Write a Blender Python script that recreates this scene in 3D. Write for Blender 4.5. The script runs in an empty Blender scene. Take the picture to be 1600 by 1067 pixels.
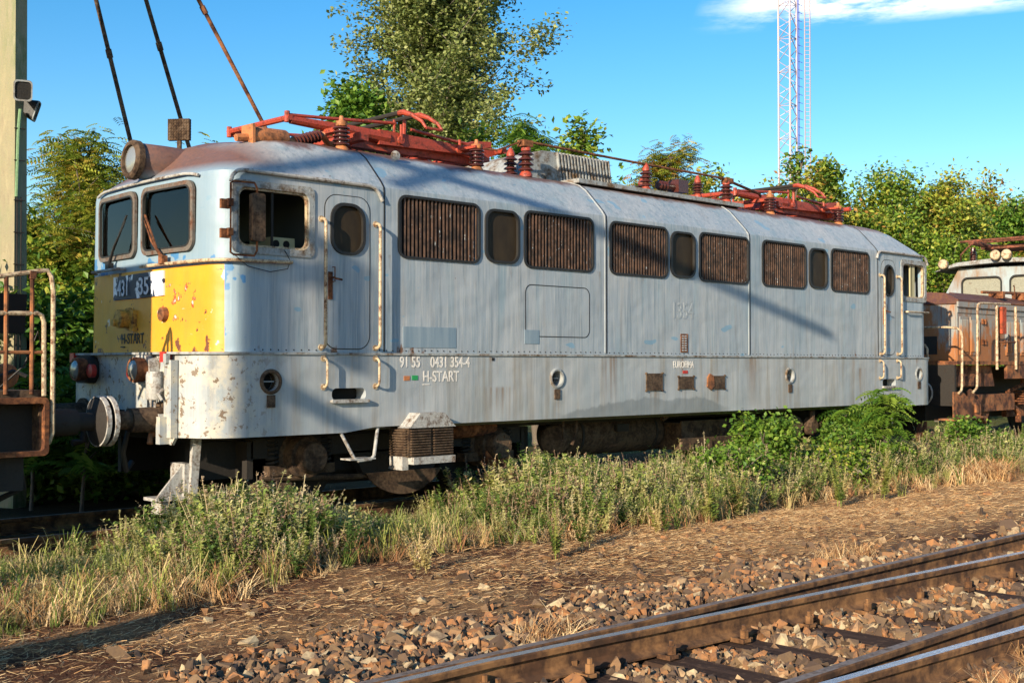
import bpy, bmesh, math, random
import numpy as np
from mathutils import Vector, Matrix
R = math.radians
S = bpy.context.scene
COL = S.collection
random.seed(7)
RNG = np.random.default_rng(11)

# ------------------------------------------------------------------ camera, sky, sun
cam = bpy.data.cameras.new("camera"); camo = bpy.data.objects.new("camera", cam); COL.objects.link(camo)
camo.location = (-12.79, -10.08, 1.56)
camo.rotation_euler = (R(90 + 1.088), 0, R(46.32 - 90))
cam.sensor_width = 36; cam.lens = 36 * 1870 / 1600
cam.clip_start = .05; cam.clip_end = 4000
S.camera = camo
SUN_AZ, SUN_EL = 17.0, 18.0          # the light travels towards +x and a little +y
W = bpy.data.worlds.new("World"); S.world = W; W.use_nodes = True
wn = W.node_tree; wn.nodes.clear()
wout = wn.nodes.new('ShaderNodeOutputWorld'); wbg = wn.nodes.new('ShaderNodeBackground')
sky = wn.nodes.new('ShaderNodeTexSky'); sky.sky_type = 'NISHITA'; sky.sun_disc = False
sky.sun_elevation = R(SUN_EL); sky.sun_rotation = R(90 - (180 + SUN_AZ))
sky.air_density = 1.0; sky.dust_density = .35; sky.ozone_density = 2.0
hs = wn.nodes.new('ShaderNodeHueSaturation'); hs.inputs['Saturation'].default_value = 1.45; hs.inputs['Value'].default_value = 1.0
wn.links.new(sky.outputs[0], hs.inputs['Color'])
tc = wn.nodes.new('ShaderNodeTexCoord')
mp = wn.nodes.new('ShaderNodeMapping'); mp.inputs['Scale'].default_value = (4.2, 4.2, 20.0); mp.inputs['Location'].default_value = (.35, .1, .3)
wn.links.new(tc.outputs['Generated'], mp.inputs['Vector'])
cn = wn.nodes.new('ShaderNodeTexNoise'); cn.inputs['Scale'].default_value = 2.4; cn.inputs['Detail'].default_value = 9; cn.inputs['Roughness'].default_value = .62
wn.links.new(mp.outputs[0], cn.inputs['Vector'])
cr = wn.nodes.new('ShaderNodeMapRange'); cr.inputs[1].default_value = .43; cr.inputs[2].default_value = .66; cr.interpolation_type = 'SMOOTHSTEP'
wn.links.new(cn.outputs['Fac'], cr.inputs[0])
sx = wn.nodes.new('ShaderNodeSeparateXYZ'); wn.links.new(tc.outputs['Generated'], sx.inputs[0])
m1 = wn.nodes.new('ShaderNodeMapRange'); m1.inputs[1].default_value = .262; m1.inputs[2].default_value = .282; wn.links.new(sx.outputs['Z'], m1.inputs[0])
m2 = wn.nodes.new('ShaderNodeMapRange'); m2.inputs[1].default_value = .76; m2.inputs[2].default_value = .82; wn.links.new(sx.outputs['X'], m2.inputs[0])
mm = wn.nodes.new('ShaderNodeMath'); mm.operation = 'MULTIPLY'; wn.links.new(m1.outputs[0], mm.inputs[0]); wn.links.new(m2.outputs[0], mm.inputs[1])
mm2 = wn.nodes.new('ShaderNodeMath'); mm2.operation = 'MULTIPLY'; wn.links.new(mm.outputs[0], mm2.inputs[0]); wn.links.new(cr.outputs[0], mm2.inputs[1])
mx = wn.nodes.new('ShaderNodeMix'); mx.data_type = 'RGBA'
wn.links.new(mm2.outputs[0], mx.inputs[0]); wn.links.new(hs.outputs[0], mx.inputs[6]); mx.inputs[7].default_value = (12.0, 11.0, 10.2, 1)
wn.links.new(mx.outputs[2], wbg.inputs['Color']); wbg.inputs['Strength'].default_value = .11
wn.links.new(wbg.outputs[0], wout.inputs[0])

sl = bpy.data.lights.new("sun", 'SUN'); sl.energy = 4.6; sl.angle = R(.53); sl.color = (1.0, .86, .66)
so = bpy.data.objects.new("sun", sl); COL.objects.link(so)
sd = Vector((math.cos(R(SUN_EL)) * math.cos(R(SUN_AZ)), math.cos(R(SUN_EL)) * math.sin(R(SUN_AZ)), -math.sin(R(SUN_EL))))
so.rotation_euler = (-sd).to_track_quat('Z', 'Y').to_euler(); so.location = (-30, -20, 20)
S.view_settings.view_transform = 'Standard'; S.view_settings.look = 'None'
S.view_settings.exposure = .88; S.view_settings.gamma = 1
S.render.engine = 'CYCLES'

# ------------------------------------------------------------------ material helpers
class X:
    """tiny expression wrapper round a shader socket"""
    def __init__(s, g, sock): s.g, s.s = g, sock
    def _b(a, b, op, rev=False):
        n = a.g.nt.nodes.new('ShaderNodeMath'); n.operation = op
        p, q = (b, a) if rev else (a, b)
        for i, v in enumerate((p, q)):
            if isinstance(v, X): a.g.nt.links.new(v.s, n.inputs[i])
            elif v is not None: n.inputs[i].default_value = v
        return X(a.g, n.outputs[0])
    def __add__(a, b): return a._b(b, 'ADD')
    def __sub__(a, b): return a._b(b, 'SUBTRACT')
    def __rsub__(a, b): return a._b(b, 'SUBTRACT', True)
    def __mul__(a, b): return a._b(b, 'MULTIPLY')
    def gt(a, b): return a._b(b, 'GREATER_THAN')
    def lt(a, b): return a._b(b, 'LESS_THAN')
    def mx(a, b): return a._b(b, 'MAXIMUM')
    def mn(a, b): return a._b(b, 'MINIMUM')
    def step(a, lo, hi):
        n = a.g.nt.nodes.new('ShaderNodeMapRange'); a.g.nt.links.new(a.s, n.inputs[0])
        n.inputs[1].default_value = lo; n.inputs[2].default_value = hi
        return X(a.g, n.outputs[0])

class G:
    def __init__(s, name):
        s.m = bpy.data.materials.new(name); s.m.use_nodes = True; s.nt = s.m.node_tree
        s.b = s.nt.nodes['Principled BSDF']; s.out = s.nt.nodes['Material Output']
        s.tc = s.nt.nodes.new('ShaderNodeTexCoord')
        s.vec = s.tc.outputs['Object']; s._sep = None
    def xyz(s):
        if not s._sep:
            s._sep = s.nt.nodes.new('ShaderNodeSeparateXYZ'); s.nt.links.new(s.vec, s._sep.inputs[0])
        return [X(s, s._sep.outputs[i]) for i in range(3)]
    def noise(s, scale=5, st=(1, 1, 1), detail=4, rough=.55, off=(0, 0, 0), dist=0):
        m = s.nt.nodes.new('ShaderNodeMapping'); m.inputs['Scale'].default_value = st; m.inputs['Location'].default_value = off
        s.nt.links.new(s.vec, m.inputs[0])
        n = s.nt.nodes.new('ShaderNodeTexNoise'); n.inputs['Scale'].default_value = scale; n.inputs['Detail'].default_value = detail
        n.inputs['Roughness'].default_value = rough; n.inputs['Distortion'].default_value = dist
        s.nt.links.new(m.outputs[0], n.inputs['Vector']); return X(s, n.outputs['Fac'])
    def vor(s, scale=5, feature='F1', st=(1, 1, 1), out='Distance'):
        m = s.nt.nodes.new('ShaderNodeMapping'); m.inputs['Scale'].default_value = st; s.nt.links.new(s.vec, m.inputs[0])
        n = s.nt.nodes.new('ShaderNodeTexVoronoi'); n.feature = feature; n.inputs['Scale'].default_value = scale
        s.nt.links.new(m.outputs[0], n.inputs['Vector']); return X(s, n.outputs[out])
    def attr(s, name):
        n = s.nt.nodes.new('ShaderNodeAttribute'); n.attribute_name = name; return X(s, n.outputs['Fac'])
    def mix(s, f, a, b):
        n = s.nt.nodes.new('ShaderNodeMix'); n.data_type = 'RGBA'
        if isinstance(f, X): s.nt.links.new(f.s, n.inputs[0])
        else: n.inputs[0].default_value = f
        for i, v in ((6, a), (7, b)):
            if isinstance(v, X): s.nt.links.new(v.s, n.inputs[i])
            else: n.inputs[i].default_value = (*v, 1)
        return X(s, n.outputs[2])
    def done(s, col, rough=.6, metal=0, bump=None, bstr=.3, bdist=.02, spec=None):
        i = s.b.inputs
        if isinstance(col, X): s.nt.links.new(col.s, i['Base Color'])
        else: i['Base Color'].default_value = (*col, 1)
        if isinstance(rough, X): s.nt.links.new(rough.s, i['Roughness'])
        else: i['Roughness'].default_value = rough
        i['Metallic'].default_value = metal
        if spec is not None: i['Specular IOR Level'].default_value = spec
        if bump is not None:
            n = s.nt.nodes.new('ShaderNodeBump'); n.inputs['Strength'].default_value = bstr; n.inputs['Distance'].default_value = bdist
            s.nt.links.new(bump.s, n.inputs['Height']); s.nt.links.new(n.outputs[0], i['Normal'])
        return s.m

def paint(name, c, rust=.35, rough=.5, rc=(.16, .055, .02), c2=None, scale=9, bright=None):
    g = G(name); n = g.noise(scale, detail=7, rough=.7); n2 = g.noise(scale * 4, detail=3)
    c2 = c2 or tuple(v * .72 for v in c)
    k = g.mix(n2.step(.3, .7), c, c2)
    r = n.step(1 - rust - .12 if rust < .8 else .1, 1 - rust + .06 if rust < .8 else .5)
    rr = g.mix(n2.step(.35, .65), rc, tuple(v * .45 for v in rc))
    return g.done(g.mix(r, k, rr), r * .3 + rough, bump=n + n2 * .4, bstr=.35, bdist=.01)

M = {}
M['dark'] = paint('dark_metal', (.022, .017, .013), .3, .8, (.05, .025, .014))
M['grime'] = paint('brown_grime', (.115, .068, .035), .45, .8, (.05, .025, .012), (.06, .036, .02), 7)
M['rust'] = paint('rust', (.30, .11, .035), .5, .8, (.12, .04, .015), (.20, .07, .025), 6)
M['rustorange'] = paint('orange_rust', (.34, .11, .03), .48, .8, (.10, .035, .018), (.26, .13, .06), 3.2)
M['panred'] = paint('red_oxide_paint', (.40, .055, .025), .38, .5, (.12, .035, .02), (.30, .045, .022), 12)
M['panorange'] = paint('orange_paint', (.50, .17, .05), .38, .6, (.18, .07, .03), (.38, .15, .06), 9)
M['cream'] = paint('cream_paint', (.56, .44, .28), .42, .5, (.22, .09, .04), (.44, .33, .20), 14)
M['white'] = paint('white_paint', (.44, .43, .40), .40, .5, (.16, .09, .05), (.33, .31, .28), 11)
M['porcelain'] = paint('brown_porcelain', (.085, .025, .018), .1, .22, (.05, .02, .015), (.06, .018, .014))
M['blackrub'] = paint('black_rubber', (.018, .016, .014), .3, .55, (.06, .045, .035))
M['greybox'] = paint('grey_paint', (.33, .34, .33), .42, .6, (.20, .12, .06), (.26, .28, .28), 6)
M['steel'] = paint('worn_rail_top', (.60, .62, .66), .08, .22, (.22, .13, .08)); M['steel'].node_tree.nodes['Principled BSDF'].inputs['Metallic'].default_value = .75
M['railrust'] = paint('rail_rust', (.27, .13, .045), .5, .85, (.10, .042, .016), (.19, .09, .035), 3)
M['railtopold'] = paint('dull_rail_top', (.22, .17, .14), .4, .6, (.14, .09, .06))
M['red'] = paint('red_lamp', (.5, .03, .02), .2, .4)
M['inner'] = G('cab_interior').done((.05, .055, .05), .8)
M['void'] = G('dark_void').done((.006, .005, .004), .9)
M['panelcream'] = G('control_panel').done((.45, .40, .22), .6)
M['txtwhite'] = paint('white_lettering', (.82, .77, .70), .10, .6, (.42, .44, .43), scale=60)
M['txtblack'] = paint('black_lettering', (.02, .018, .015), .25, .6, (.35, .22, .06), scale=20)
M['txtghost'] = G('ghost_lettering').done((.40, .435, .45), .6); M['txtboard'] = G('board_lettering').done((.50, .53, .60), .6); M['txtfaint'] = G('faint_lettering').done((.32, .355, .375), .6)
M['chrome'] = G('lamp_reflector').done((.36, .35, .32), .22, .5)
g = G('glass'); g.b.inputs['Transmission Weight'].default_value = 0
tr = g.nt.nodes.new('ShaderNodeBsdfTransparent'); tr.inputs[0].default_value = (.62, .66, .62, 1)
gl = g.nt.nodes.new('ShaderNodeBsdfGlossy'); gl.inputs['Roughness'].default_value = .04
ms = g.nt.nodes.new('ShaderNodeMixShader'); fr = g.nt.nodes.new('ShaderNodeFresnel'); fr.inputs[0].default_value = 1.5
g.nt.links.new(fr.outputs[0], ms.inputs[0]); g.nt.links.new(tr.outputs[0], ms.inputs[1]); g.nt.links.new(gl.outputs[0], ms.inputs[2])
g.nt.links.new(ms.outputs[0], g.out.inputs[0]); M['glass'] = g.m
g = G('dusty_brown_glass'); zc = g.xyz()[2]
M['brownglass'] = g.done(g.mix(g.noise(6, (1, 1, .5)).step(.3, .8), (.022, .015, .009), (.05, .034, .017)), .55, spec=.2)

# locomotive body paint: weathered grey blue, streaks, pale old blue patches, yellow nose, rusty roof
def body_mat(name, nose):
    g = G(name); x, y, z = g.xyz()
    big = g.noise(.9, (1, 1, .5), 3); st = g.noise(15, (1, 1, .05), 5, .65); st2 = g.noise(34, (1, 1, .035), 3, .6, (3, 1, 2))
    fine = g.noise(26, detail=5, rough=.7)
    c = g.mix(big.step(.35, .68), (.275, .33, .375), (.395, .41, .42))
    c = g.mix(st.step(.50, .70) * .75, c, (.155, .205, .24))
    c = g.mix(st2.step(.5, .72) * .6, c, (.50, .50, .48))
    c = g.mix(g.noise(55, (1, 1, .03), 3, .6, (8, 1, 2)).step(.56, .75) * .5, c, (.13, .16, .18))
    c = g.mix(g.noise(5, (1, 1, .10), 5, .6, (3, 8, 2)).step(.52, .70) * .55, c, (.19, .29, .34))
    c = g.mix(g.noise(30, (1, 1, .8), 4, .7, (2, 8, 2)).step(.70, .73) * .8, c, (.10, .085, .07))
    # brown weeps
    wp = g.noise(7, (1, 1, .07), 4, .6, (7, 2, 5))
    if nose:
        low = z.step(2.6, 1.7)
        c = g.mix(wp.step(.55, .74) * (low * .45 + .15), c, (.21, .165, .11))
        pt = g.noise(2.6, (1, 1, 1.8), 2, .4, (4.3, 1.2, 2.2)); c = g.mix(pt.step(.685, .695) * .8, c, (.17, .31, .42))
        pt2 = g.noise(5, (1, 1, 2.5), 5, .6, (1.3, 1.2, 9.2)); c = g.mix(pt2.step(.66, .68) * (z.step(2.2, 3.2)) * .7, c, (.14, .24, .31))
        ws_ = g.noise(13, (1, 1, .12), 5, .7, (2, 2, 7)); c = g.mix(ws_.step(.56, .70) * (z.step(2.2, 2.7) * z.lt(2.72)) * .55, c, (.17, .12, .08))
        fr_ = g.noise(4, (1, 1, .5), 6, .7, (1, 9, 7)); c = g.mix((fr_ + z.step(1.95, 1.68) * .12).step(.70, .76) * z.lt(2.0), c, (.16, .08, .045))
        # bluish front around the windscreens
        fb = x.step(-6.3, -6.8); c = g.mix(fb * .8, c, (.20, .29, .36))
        fbp = g.noise(3.5, (1, 1, 1), 3, .5, (2.1, 8.2, 1.2)); c = g.mix(fbp.step(.56, .58) * x.lt(-6.7) * z.lt(2.72), c, (.06, .19, .38))
        # yellow nose
        ym = x.lt(-6.875) * z.lt(2.525)
        yc = g.mix(g.noise(3, (1, 1, .6)).step(.35, .7), (.68, .315, .016), (.58, .26, .018))
        yc = g.mix(st.step(.5, .8) * .4, yc, (.55, .30, .05))
        ch = g.noise(5.5, (1, 1, 1), 6, .62, (2.3, 0, 4.4))
        yc = g.mix(g.noise(4, (1, 1, .3), 5, .6, (6, 6, 1)).step(.5, .8) * .5, yc, (.45, .22, .03)); yc = g.mix(ch.step(.66, .68) * .9, yc, (.66, .62, .54))
        ch2 = g.noise(6.5, (1, 1, 1.1), 6, .6, (8.3, 3, 1.4))
        yc = g.mix(ch2.step(.635, .65), yc, (.10, .035, .02))
        bx_ = y.gt(.45) * y.lt(1.05) * z.gt(1.98) * z.lt(2.36) * x.lt(-6.95); rd = g.noise(7, (1, 1, 1), 5, .6, (3, 7, 2)); yc = g.mix((rd.step(.59, .60)) * bx_, yc, (.42, .06, .02)); yc = g.mix(rd.step(.63, .64) * bx_, yc, (.62, .56, .48))
        yc = g.mix((ch2 + z.step(1.86, 1.7) * .14).step(.70, .72), yc, (.14, .05, .025))
        c = g.mix(ym, c, yc)
        # roof rust
        rn = g.noise(2.2, (1, .6, 1), 6, .65, (0, 5, 0))
        rr = (z.step(3.72, 3.88) * .55 + rn).step(.76, .96)
        front = x.step(-6.1, -6.6) * z.step(3.44, 3.56)
        rr = rr.mx(front * (rn + .2).step(.42, .6))
        rc = g.mix(fine.step(.3, .7), (.20, .075, .035), (.10, .045, .028))
        c = g.mix(rr * .9, c, rc)
        sp = g.noise(9, (1, 1, 1), 5, .6, (5, 5, 1)); c = g.mix(sp.step(.715, .73), c, (.12, .06, .04))
    else:
        c = g.mix(.40, c, (.40, .39, .365)); c = g.mix(wp.step(.50, .72) * .60, c, (.22, .175, .115))
        top = z.step(1.4, 1.68); rw = g.noise(2.8, (1, 1, .12), 5, .6, (1, 2, 3))
        c = g.mix((rw + top * .05).step(.67, .74) * z.step(1.0, 1.5), c, (.24, .12, .05))
        cn_ = x.step(-6.2, -6.9)
        cr_ = g.noise(7, (1, 1, .8), 7, .7, (3.3, 3, 1)); c = g.mix(cr_.step(.45, .6) * cn_, c, (.50, .46, .37))
        crk = g.noise(11, (1, 1, 1), 6, .7, (9, 3, 3)); c = g.mix(crk.step(.575, .595) * cn_, c, (.17, .12, .08))
        rs = g.noise(22, (1, 1, .04), 4, .6, (4, 1, 8))
        for xs_, w_, zt in ((-1.45, .20, 1.68), (-2.43, .09, 1.2), (.04, .16, 1.68), (.75, .12, 1.25), (-.6, .14, 1.25), (2.56, .07, 1.2), (-6.43, .07, 1.2), (1.6, .20, 1.68), (-3.4, .3, 1.3), (4.6, .16, 1.5)):
            dx = (x - xs_)._b(None, 'ABSOLUTE'); k_ = dx.step(w_, w_ * .3) * rs.step(.42, .62) * z.step(zt + .01, zt - .02) * z.step(.85, zt)
            c = g.mix(k_ * .75, c, (.20, .115, .055))
        # dark oil stain along the lower edge
        sn = g.noise(2.0, (1, 1, .01), 4, .5, (1.5, 0, 0))
        s1 = (x.step(-2.3, -1.2)) * (x.step(.95, .5)); sq = g.noise(9, (1, 1, .6), 5, .7, (3, 3, 3)); c = g.mix((s1 * .13 + .83 + sn * .22 + sq * .09 - z).step(0, .03) * .6 * (x.step(-2.5, -2.2) * x.step(1.05, .8)), c, (.15, .165, .17))
    dent = g.noise(1.7, (1, 1, 1.3), 2, .5)
    return g.done(c, .46 + 0 if False else .48, bump=fine * .25 + dent * 5 + st * .3 + big * 2, bstr=.5, bdist=.012)
M['body'] = body_mat('weathered_body_paint', True)
M['skirt'] = body_mat('weathered_skirt_paint', False)

# ------------------------------------------------------------------ mesh helpers
class MB:
    def __init__(s): s.v, s.f = [], []
    def add(s, v, f):
        o = len(s.v); s.v += [tuple(p) for p in v]; s.f += [tuple(i + o for i in q) for q in f]; return s
    def box(s, x0, x1, y0, y1, z0, z1, mat=None):
        v = [(x, y, z) for x in (x0, x1) for y in (y0, y1) for z in (z0, z1)]
        if mat: v = [mat @ Vector(p) for p in v]
        return s.add(v, [(0, 1, 3, 2), (4, 6, 7, 5), (0, 4, 5, 1), (2, 3, 7, 6), (0, 2, 6, 4), (1, 5, 7, 3)])
    def tube(s, pts, r, n=8, cap=True):
        pts = [Vector(p) for p in pts]; k = len(pts); rs = r if isinstance(r, (list, tuple)) else [r] * k
        v, f = [], []; prev = None
        for i, p in enumerate(pts):
            d = (pts[min(i + 1, k - 1)] - pts[max(i - 1, 0)]).normalized()
            if prev is None: a = d.orthogonal().normalized()
            else: a = (prev - d * prev.dot(d)); a = a.normalized() if a.length > 1e-5 else d.orthogonal().normalized()
            prev = a; b = d.cross(a)
            for j in range(n):
                t = 2 * math.pi * j / n; v.append(p + (a * math.cos(t) + b * math.sin(t)) * rs[i])
        for i in range(k - 1):
            for j in range(n):
                f.append((i * n + j, i * n + (j + 1) % n, (i + 1) * n + (j + 1) % n, (i + 1) * n + j))
        if cap: f.append(tuple(range(n))[::-1]); f.append(tuple((k - 1) * n + j for j in range(n)))
        return s.add(v, f)
    def lathe(s, c, axis, prof, n=20, cap=True):
        """prof: list of (along, radius)"""
        ax = Vector(axis).normalized(); a = ax.orthogonal().normalized(); b = ax.cross(a); c = Vector(c)
        v, f = [], []
        for (h, r) in prof:
            for j in range(n):
                t = 2 * math.pi * j / n; v.append(c + ax * h + (a * math.cos(t) + b * math.sin(t)) * max(r, 1e-4))
        for i in range(len(prof) - 1):
            for j in range(n):
                f.append((i * n + j, i * n + (j + 1) % n, (i + 1) * n + (j + 1) % n, (i + 1) * n + j))
        if cap: f.append(tuple(range(n))[::-1]); f.append(tuple((len(prof) - 1) * n + j for j in range(n)))
        return s.add(v, f)
    def prism(s, poly, e0, e1):
        """poly: 3-D outline, extruded by vectors e0 and e1"""
        n = len(poly); e0, e1 = Vector(e0), Vector(e1)
        v = [Vector(p) + e0 for p in poly] + [Vector(p) + e1 for p in poly]
        f = [tuple(range(n))[::-1], tuple(range(n, 2 * n))] + [(i, (i + 1) % n, n + (i + 1) % n, n + i) for i in range(n)]
        return s.add(v, f)
    def ring(s, inner, outer, e):
        """flat ring between two equal-length outlines, extruded by e"""
        n = len(inner); e = Vector(e)
        v = [Vector(p) for p in inner] + [Vector(p) for p in outer]; v += [p + e for p in v]
        f = []
        for i in range(n):
            j = (i + 1) % n
            f += [(i, j, n + j, n + i), (2 * n + i, 3 * n + i, 3 * n + j, 2 * n + j), (i, 2 * n + i, 2 * n + j, j), (n + i, n + j, 3 * n + j, 3 * n + i)]
        return s.add(v, f)
    def build(s, name, mat, parent=None, smooth=35):
        me = bpy.data.meshes.new(name); me.from_pydata(s.v, [], s.f); me.update()
        bm = bmesh.new(); bm.from_mesh(me); bmesh.ops.recalc_face_normals(bm, faces=bm.faces); bm.to_mesh(me); bm.free()
        return link(name, me, mat, parent, smooth)

def shade(me, ang):
    if not ang: return
    bm = bmesh.new(); bm.from_mesh(me)
    for fc in bm.faces: fc.smooth = True
    for e in bm.edges:
        e.smooth = not (len(e.link_faces) != 2 or e.calc_face_angle(0) > R(ang))
    bm.to_mesh(me); bm.free()
def link(name, me, mat, parent=None, smooth=35):
    if mat is not None and not me.materials: me.materials.append(M[mat] if isinstance(mat, str) else mat)
    shade(me, smooth)
    o = bpy.data.objects.new(name, me); COL.objects.link(o)
    if parent: o.parent = parent; o.location = -wloc(parent)
    return o
def wloc(o):
    p = Vector(o.location)
    while o.parent: o = o.parent; p += Vector(o.location)
    return p
def thing(name, loc, label, cat, group=None):
    o = bpy.data.objects.new(name, None); COL.objects.link(o); o.location = loc; tag(o, label, cat, group); o.empty_display_size = .2
    return o
def tag(o, label=None, cat=None, group=None, kind=None):
    if label: o['label'] = label
    if cat: o['category'] = cat
    if group: o['group'] = group
    if kind: o['kind'] = kind
    return o
def copy_tree(o, parent=None, label=None):
    c = o.copy(); COL.objects.link(c)
    if parent: c.parent = parent
    for ch in [q for q in bpy.data.objects if q.parent == o]: copy_tree(ch, c)
    if label: c['label'] = label
    return c
def rr(x0, x1, z0, z1, r, seg=6, y=0):
    """rounded rectangle outline in the xz plane"""
    pts = []
    for cx, cz, a0 in ((x1 - r, z1 - r, 0), (x0 + r, z1 - r, 90), (x0 + r, z0 + r, 180), (x1 - r, z0 + r, 270)):
        for i in range(seg + 1):
            a = R(a0 + 90 * i / seg); pts.append((cx + r * math.cos(a), y, cz + r * math.sin(a)))
    return pts
def rrx(y0, y1, z0, z1, r, x, seg=6): return [(x, p[0], p[2]) for p in rr(y0, y1, z0, z1, r, seg)]
def arc(c, r, a0, a1, n=6, plane='xz', w=0):
    out = []
    for i in range(n + 1):
        a = R(a0 + (a1 - a0) * i / n); u, v = c[0] + r * math.cos(a), c[1] + r * math.sin(a)
        out.append((u, w, v) if plane == 'xz' else (w, u, v))
    return out
def boolean(base, cutters, ang=30):
    for c in cutters:
        m = base.modifiers.new('b', 'BOOLEAN'); m.operation = 'DIFFERENCE'; m.object = c; m.solver = 'EXACT'
    wn_ = base.modifiers.new('w', 'WEIGHTED_NORMAL'); wn_.keep_sharp = True; wn_.weight = 100
    dg = bpy.context.evaluated_depsgraph_get()
    me = bpy.data.meshes.new_from_object(base.evaluated_get(dg))
    base.modifiers.clear(); base.data = me
    for c in cutters: bpy.data.objects.remove(c, do_unlink=True)
    shade(me, ang)
    m = base.modifiers.new('w', 'WEIGHTED_NORMAL'); m.keep_sharp = True; m.weight = 100
def text(s, size, mat, parent, name, mtx, sx=.8, thick=.0015):
    cu = bpy.data.curves.new('t', 'FONT'); cu.body = s; cu.size = size; cu.extrude = thick; cu.align_x = 'LEFT'; cu.offset = size * .012
    o = bpy.data.objects.new('t', cu); COL.objects.link(o)
    dg = bpy.context.evaluated_depsgraph_get(); me = bpy.data.meshes.new_from_object(o.evaluated_get(dg))
    bpy.data.objects.remove(o, do_unlink=True)
    me.transform(mtx @ Matrix.Diagonal((sx, 1, 1, 1)))
    return link(name, me, mat, parent, 0)
def scatter(name, tv, tf, pos, rot, scl, mat, parent=None, rnd=None, smooth=False):
    """one mesh of many copies. tv (k,3) or (n,k,3); rot (n,3,3); scl (n,) or (n,3)"""
    tv = np.asarray(tv, float); n = len(pos); pos = np.asarray(pos, float)
    if tv.ndim == 2: tv = np.broadcast_to(tv, (n,) + tv.shape)
    scl = np.asarray(scl, float); scl = scl[:, None, None] if scl.ndim == 1 else scl[:, None, :]
    V = np.einsum('nij,nkj->nki', rot, tv * scl) + pos[:, None, :]
    k = tv.shape[1]; tf = np.asarray(tf); q = tf.shape[-1]
    F = ((tf if tf.ndim == 3 else tf[None]) + (np.arange(n) * k)[:, None, None]).reshape(-1)
    me = bpy.data.meshes.new(name); nf = n * tf.shape[-2]
    me.vertices.add(n * k); me.vertices.foreach_set('co', V.reshape(-1))
    me.loops.add(nf * q); me.loops.foreach_set('vertex_index', F.astype(np.int32))
    me.polygons.add(nf); me.polygons.foreach_set('loop_start', np.arange(0, nf * q, q, dtype=np.int32)); me.polygons.foreach_set('loop_total', np.full(nf, q, np.int32))
    me.polygons.foreach_set('use_smooth', np.full(nf, bool(smooth)))
    me.update()
    rnd = RNG.random(n) if rnd is None else rnd
    a = me.attributes.new('rnd', 'FLOAT', 'POINT'); a.data.foreach_set('value', np.repeat(rnd, k).astype(np.float32))
    return link(name, me, mat, parent, 0)
def rotz(a, tilt=None, tdir=None):
    """rotation about z by a, after a tilt about a horizontal axis"""
    a = np.asarray(a); n = len(a); c, s = np.cos(a), np.sin(a); Z = np.zeros((n, 3, 3))
    Z[:, 0, 0] = c; Z[:, 0, 1] = -s; Z[:, 1, 0] = s; Z[:, 1, 1] = c; Z[:, 2, 2] = 1
    if tilt is None: return Z
    c, s = np.cos(tilt), np.sin(tilt); T = np.zeros((n, 3, 3)); T[:, 0, 0] = 1; T[:, 1, 1] = c; T[:, 1, 2] = -s; T[:, 2, 1] = s; T[:, 2, 2] = c
    out = np.einsum('nij,njk->nik', Z, T)
    if tdir is not None:
        c, s = np.cos(tdir), np.sin(tdir); Q = np.zeros((n, 3, 3)); Q[:, 0, 0] = c; Q[:, 0, 1] = -s; Q[:, 1, 0] = s; Q[:, 1, 1] = c; Q[:, 2, 2] = 1
        out = np.einsum('nij,njk->nik', out, Q)
    return out
def randrot(n): return rotz(RNG.random(n) * 6.283, RNG.random(n) * 3.14, RNG.random(n) * 6.283)

# ------------------------------------------------------------------ plan loft for the car body
def outline(L, Wd, r, bow, zf, extra=()):
    pts = []
    Lr = L - bow
    def fx(y): return L - bow * (y / (Wd - r)) ** 2 if Wd > r else L
    ny = 8
    for i in range(ny + 1):                      # left front, from near to far
        y = -(Wd - r) + 2 * (Wd - r) * i / ny; pts.append((-fx(y), y))
    for i in range(1, 9):
        a = R(90 * i / 8); pts.append((-(Lr - r) - r * math.cos(a), (Wd - r) + r * math.sin(a)))
    for x in extra: pts.append((x, Wd))
    for i in range(0, 8):
        a = R(90 - 90 * i / 8); pts.append(((Lr - r) + r * math.cos(a), (Wd - r) + r * math.sin(a)))
    for i in range(ny + 1):
        y = (Wd - r) - 2 * (Wd - r) * i / ny; pts.append((fx(y), y))
    for i in range(1, 9):
        a = R(90 * i / 8); pts.append(((Lr - r) + r * math.cos(a), -(Wd - r) - r * math.sin(a)))
    for x in reversed(extra): pts.append((x, -Wd))
    for i in range(0, 8):
        a = R(90 - 90 * i / 8); pts.append((-(Lr - r) - r * math.cos(a), -(Wd - r) - r * math.sin(a)))
    return [(x, y + 1.5, zf(x, y) if callable(zf) else zf) for x, y in pts]
def loft(levels, extra=()):
    mb = MB(); n = 0
    rings = [outline(L, Wd, r, b, z, extra) for (z, L, Wd, r, b) in levels]; n = len(rings[0])
    v = [p for rg in rings for p in rg]; f = []
    for i in range(len(rings) - 1):
        for j in range(n): f.append((i * n + j, i * n + (j + 1) % n, (i + 1) * n + (j + 1) % n, (i + 1) * n + j))
    f.append(tuple(range(n))[::-1]); f.append(tuple((len(rings) - 1) * n + j for j in range(n)))
    return mb.add(v, f)
BODY_LV = [(1.672, 7.05, 1.5, .34, .07), (3.36, 7.03, 1.5, .34, .07), (3.43, 7.02, 1.492, .34, .07), (3.50, 6.95, 1.44, .36, .09),
           (3.78, 6.66, 1.17, .45, .16), (3.855, 6.54, 1.06, .45, .2), (3.91, 6.38, .90, .45, .22), (3.95, 6.1, .62, .3, .1), (3.965, 5.8, .35, .2, .05)]
VENTS = [(-4.85, -3.67), (-2.97, -1.76), (-1.46, -.30), (.38, 1.54), (1.87, 3.03), (3.73, 4.89)]
WINS = [(-3.60, -3.05), (-.25, .29), (3.10, 3.62)]

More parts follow.
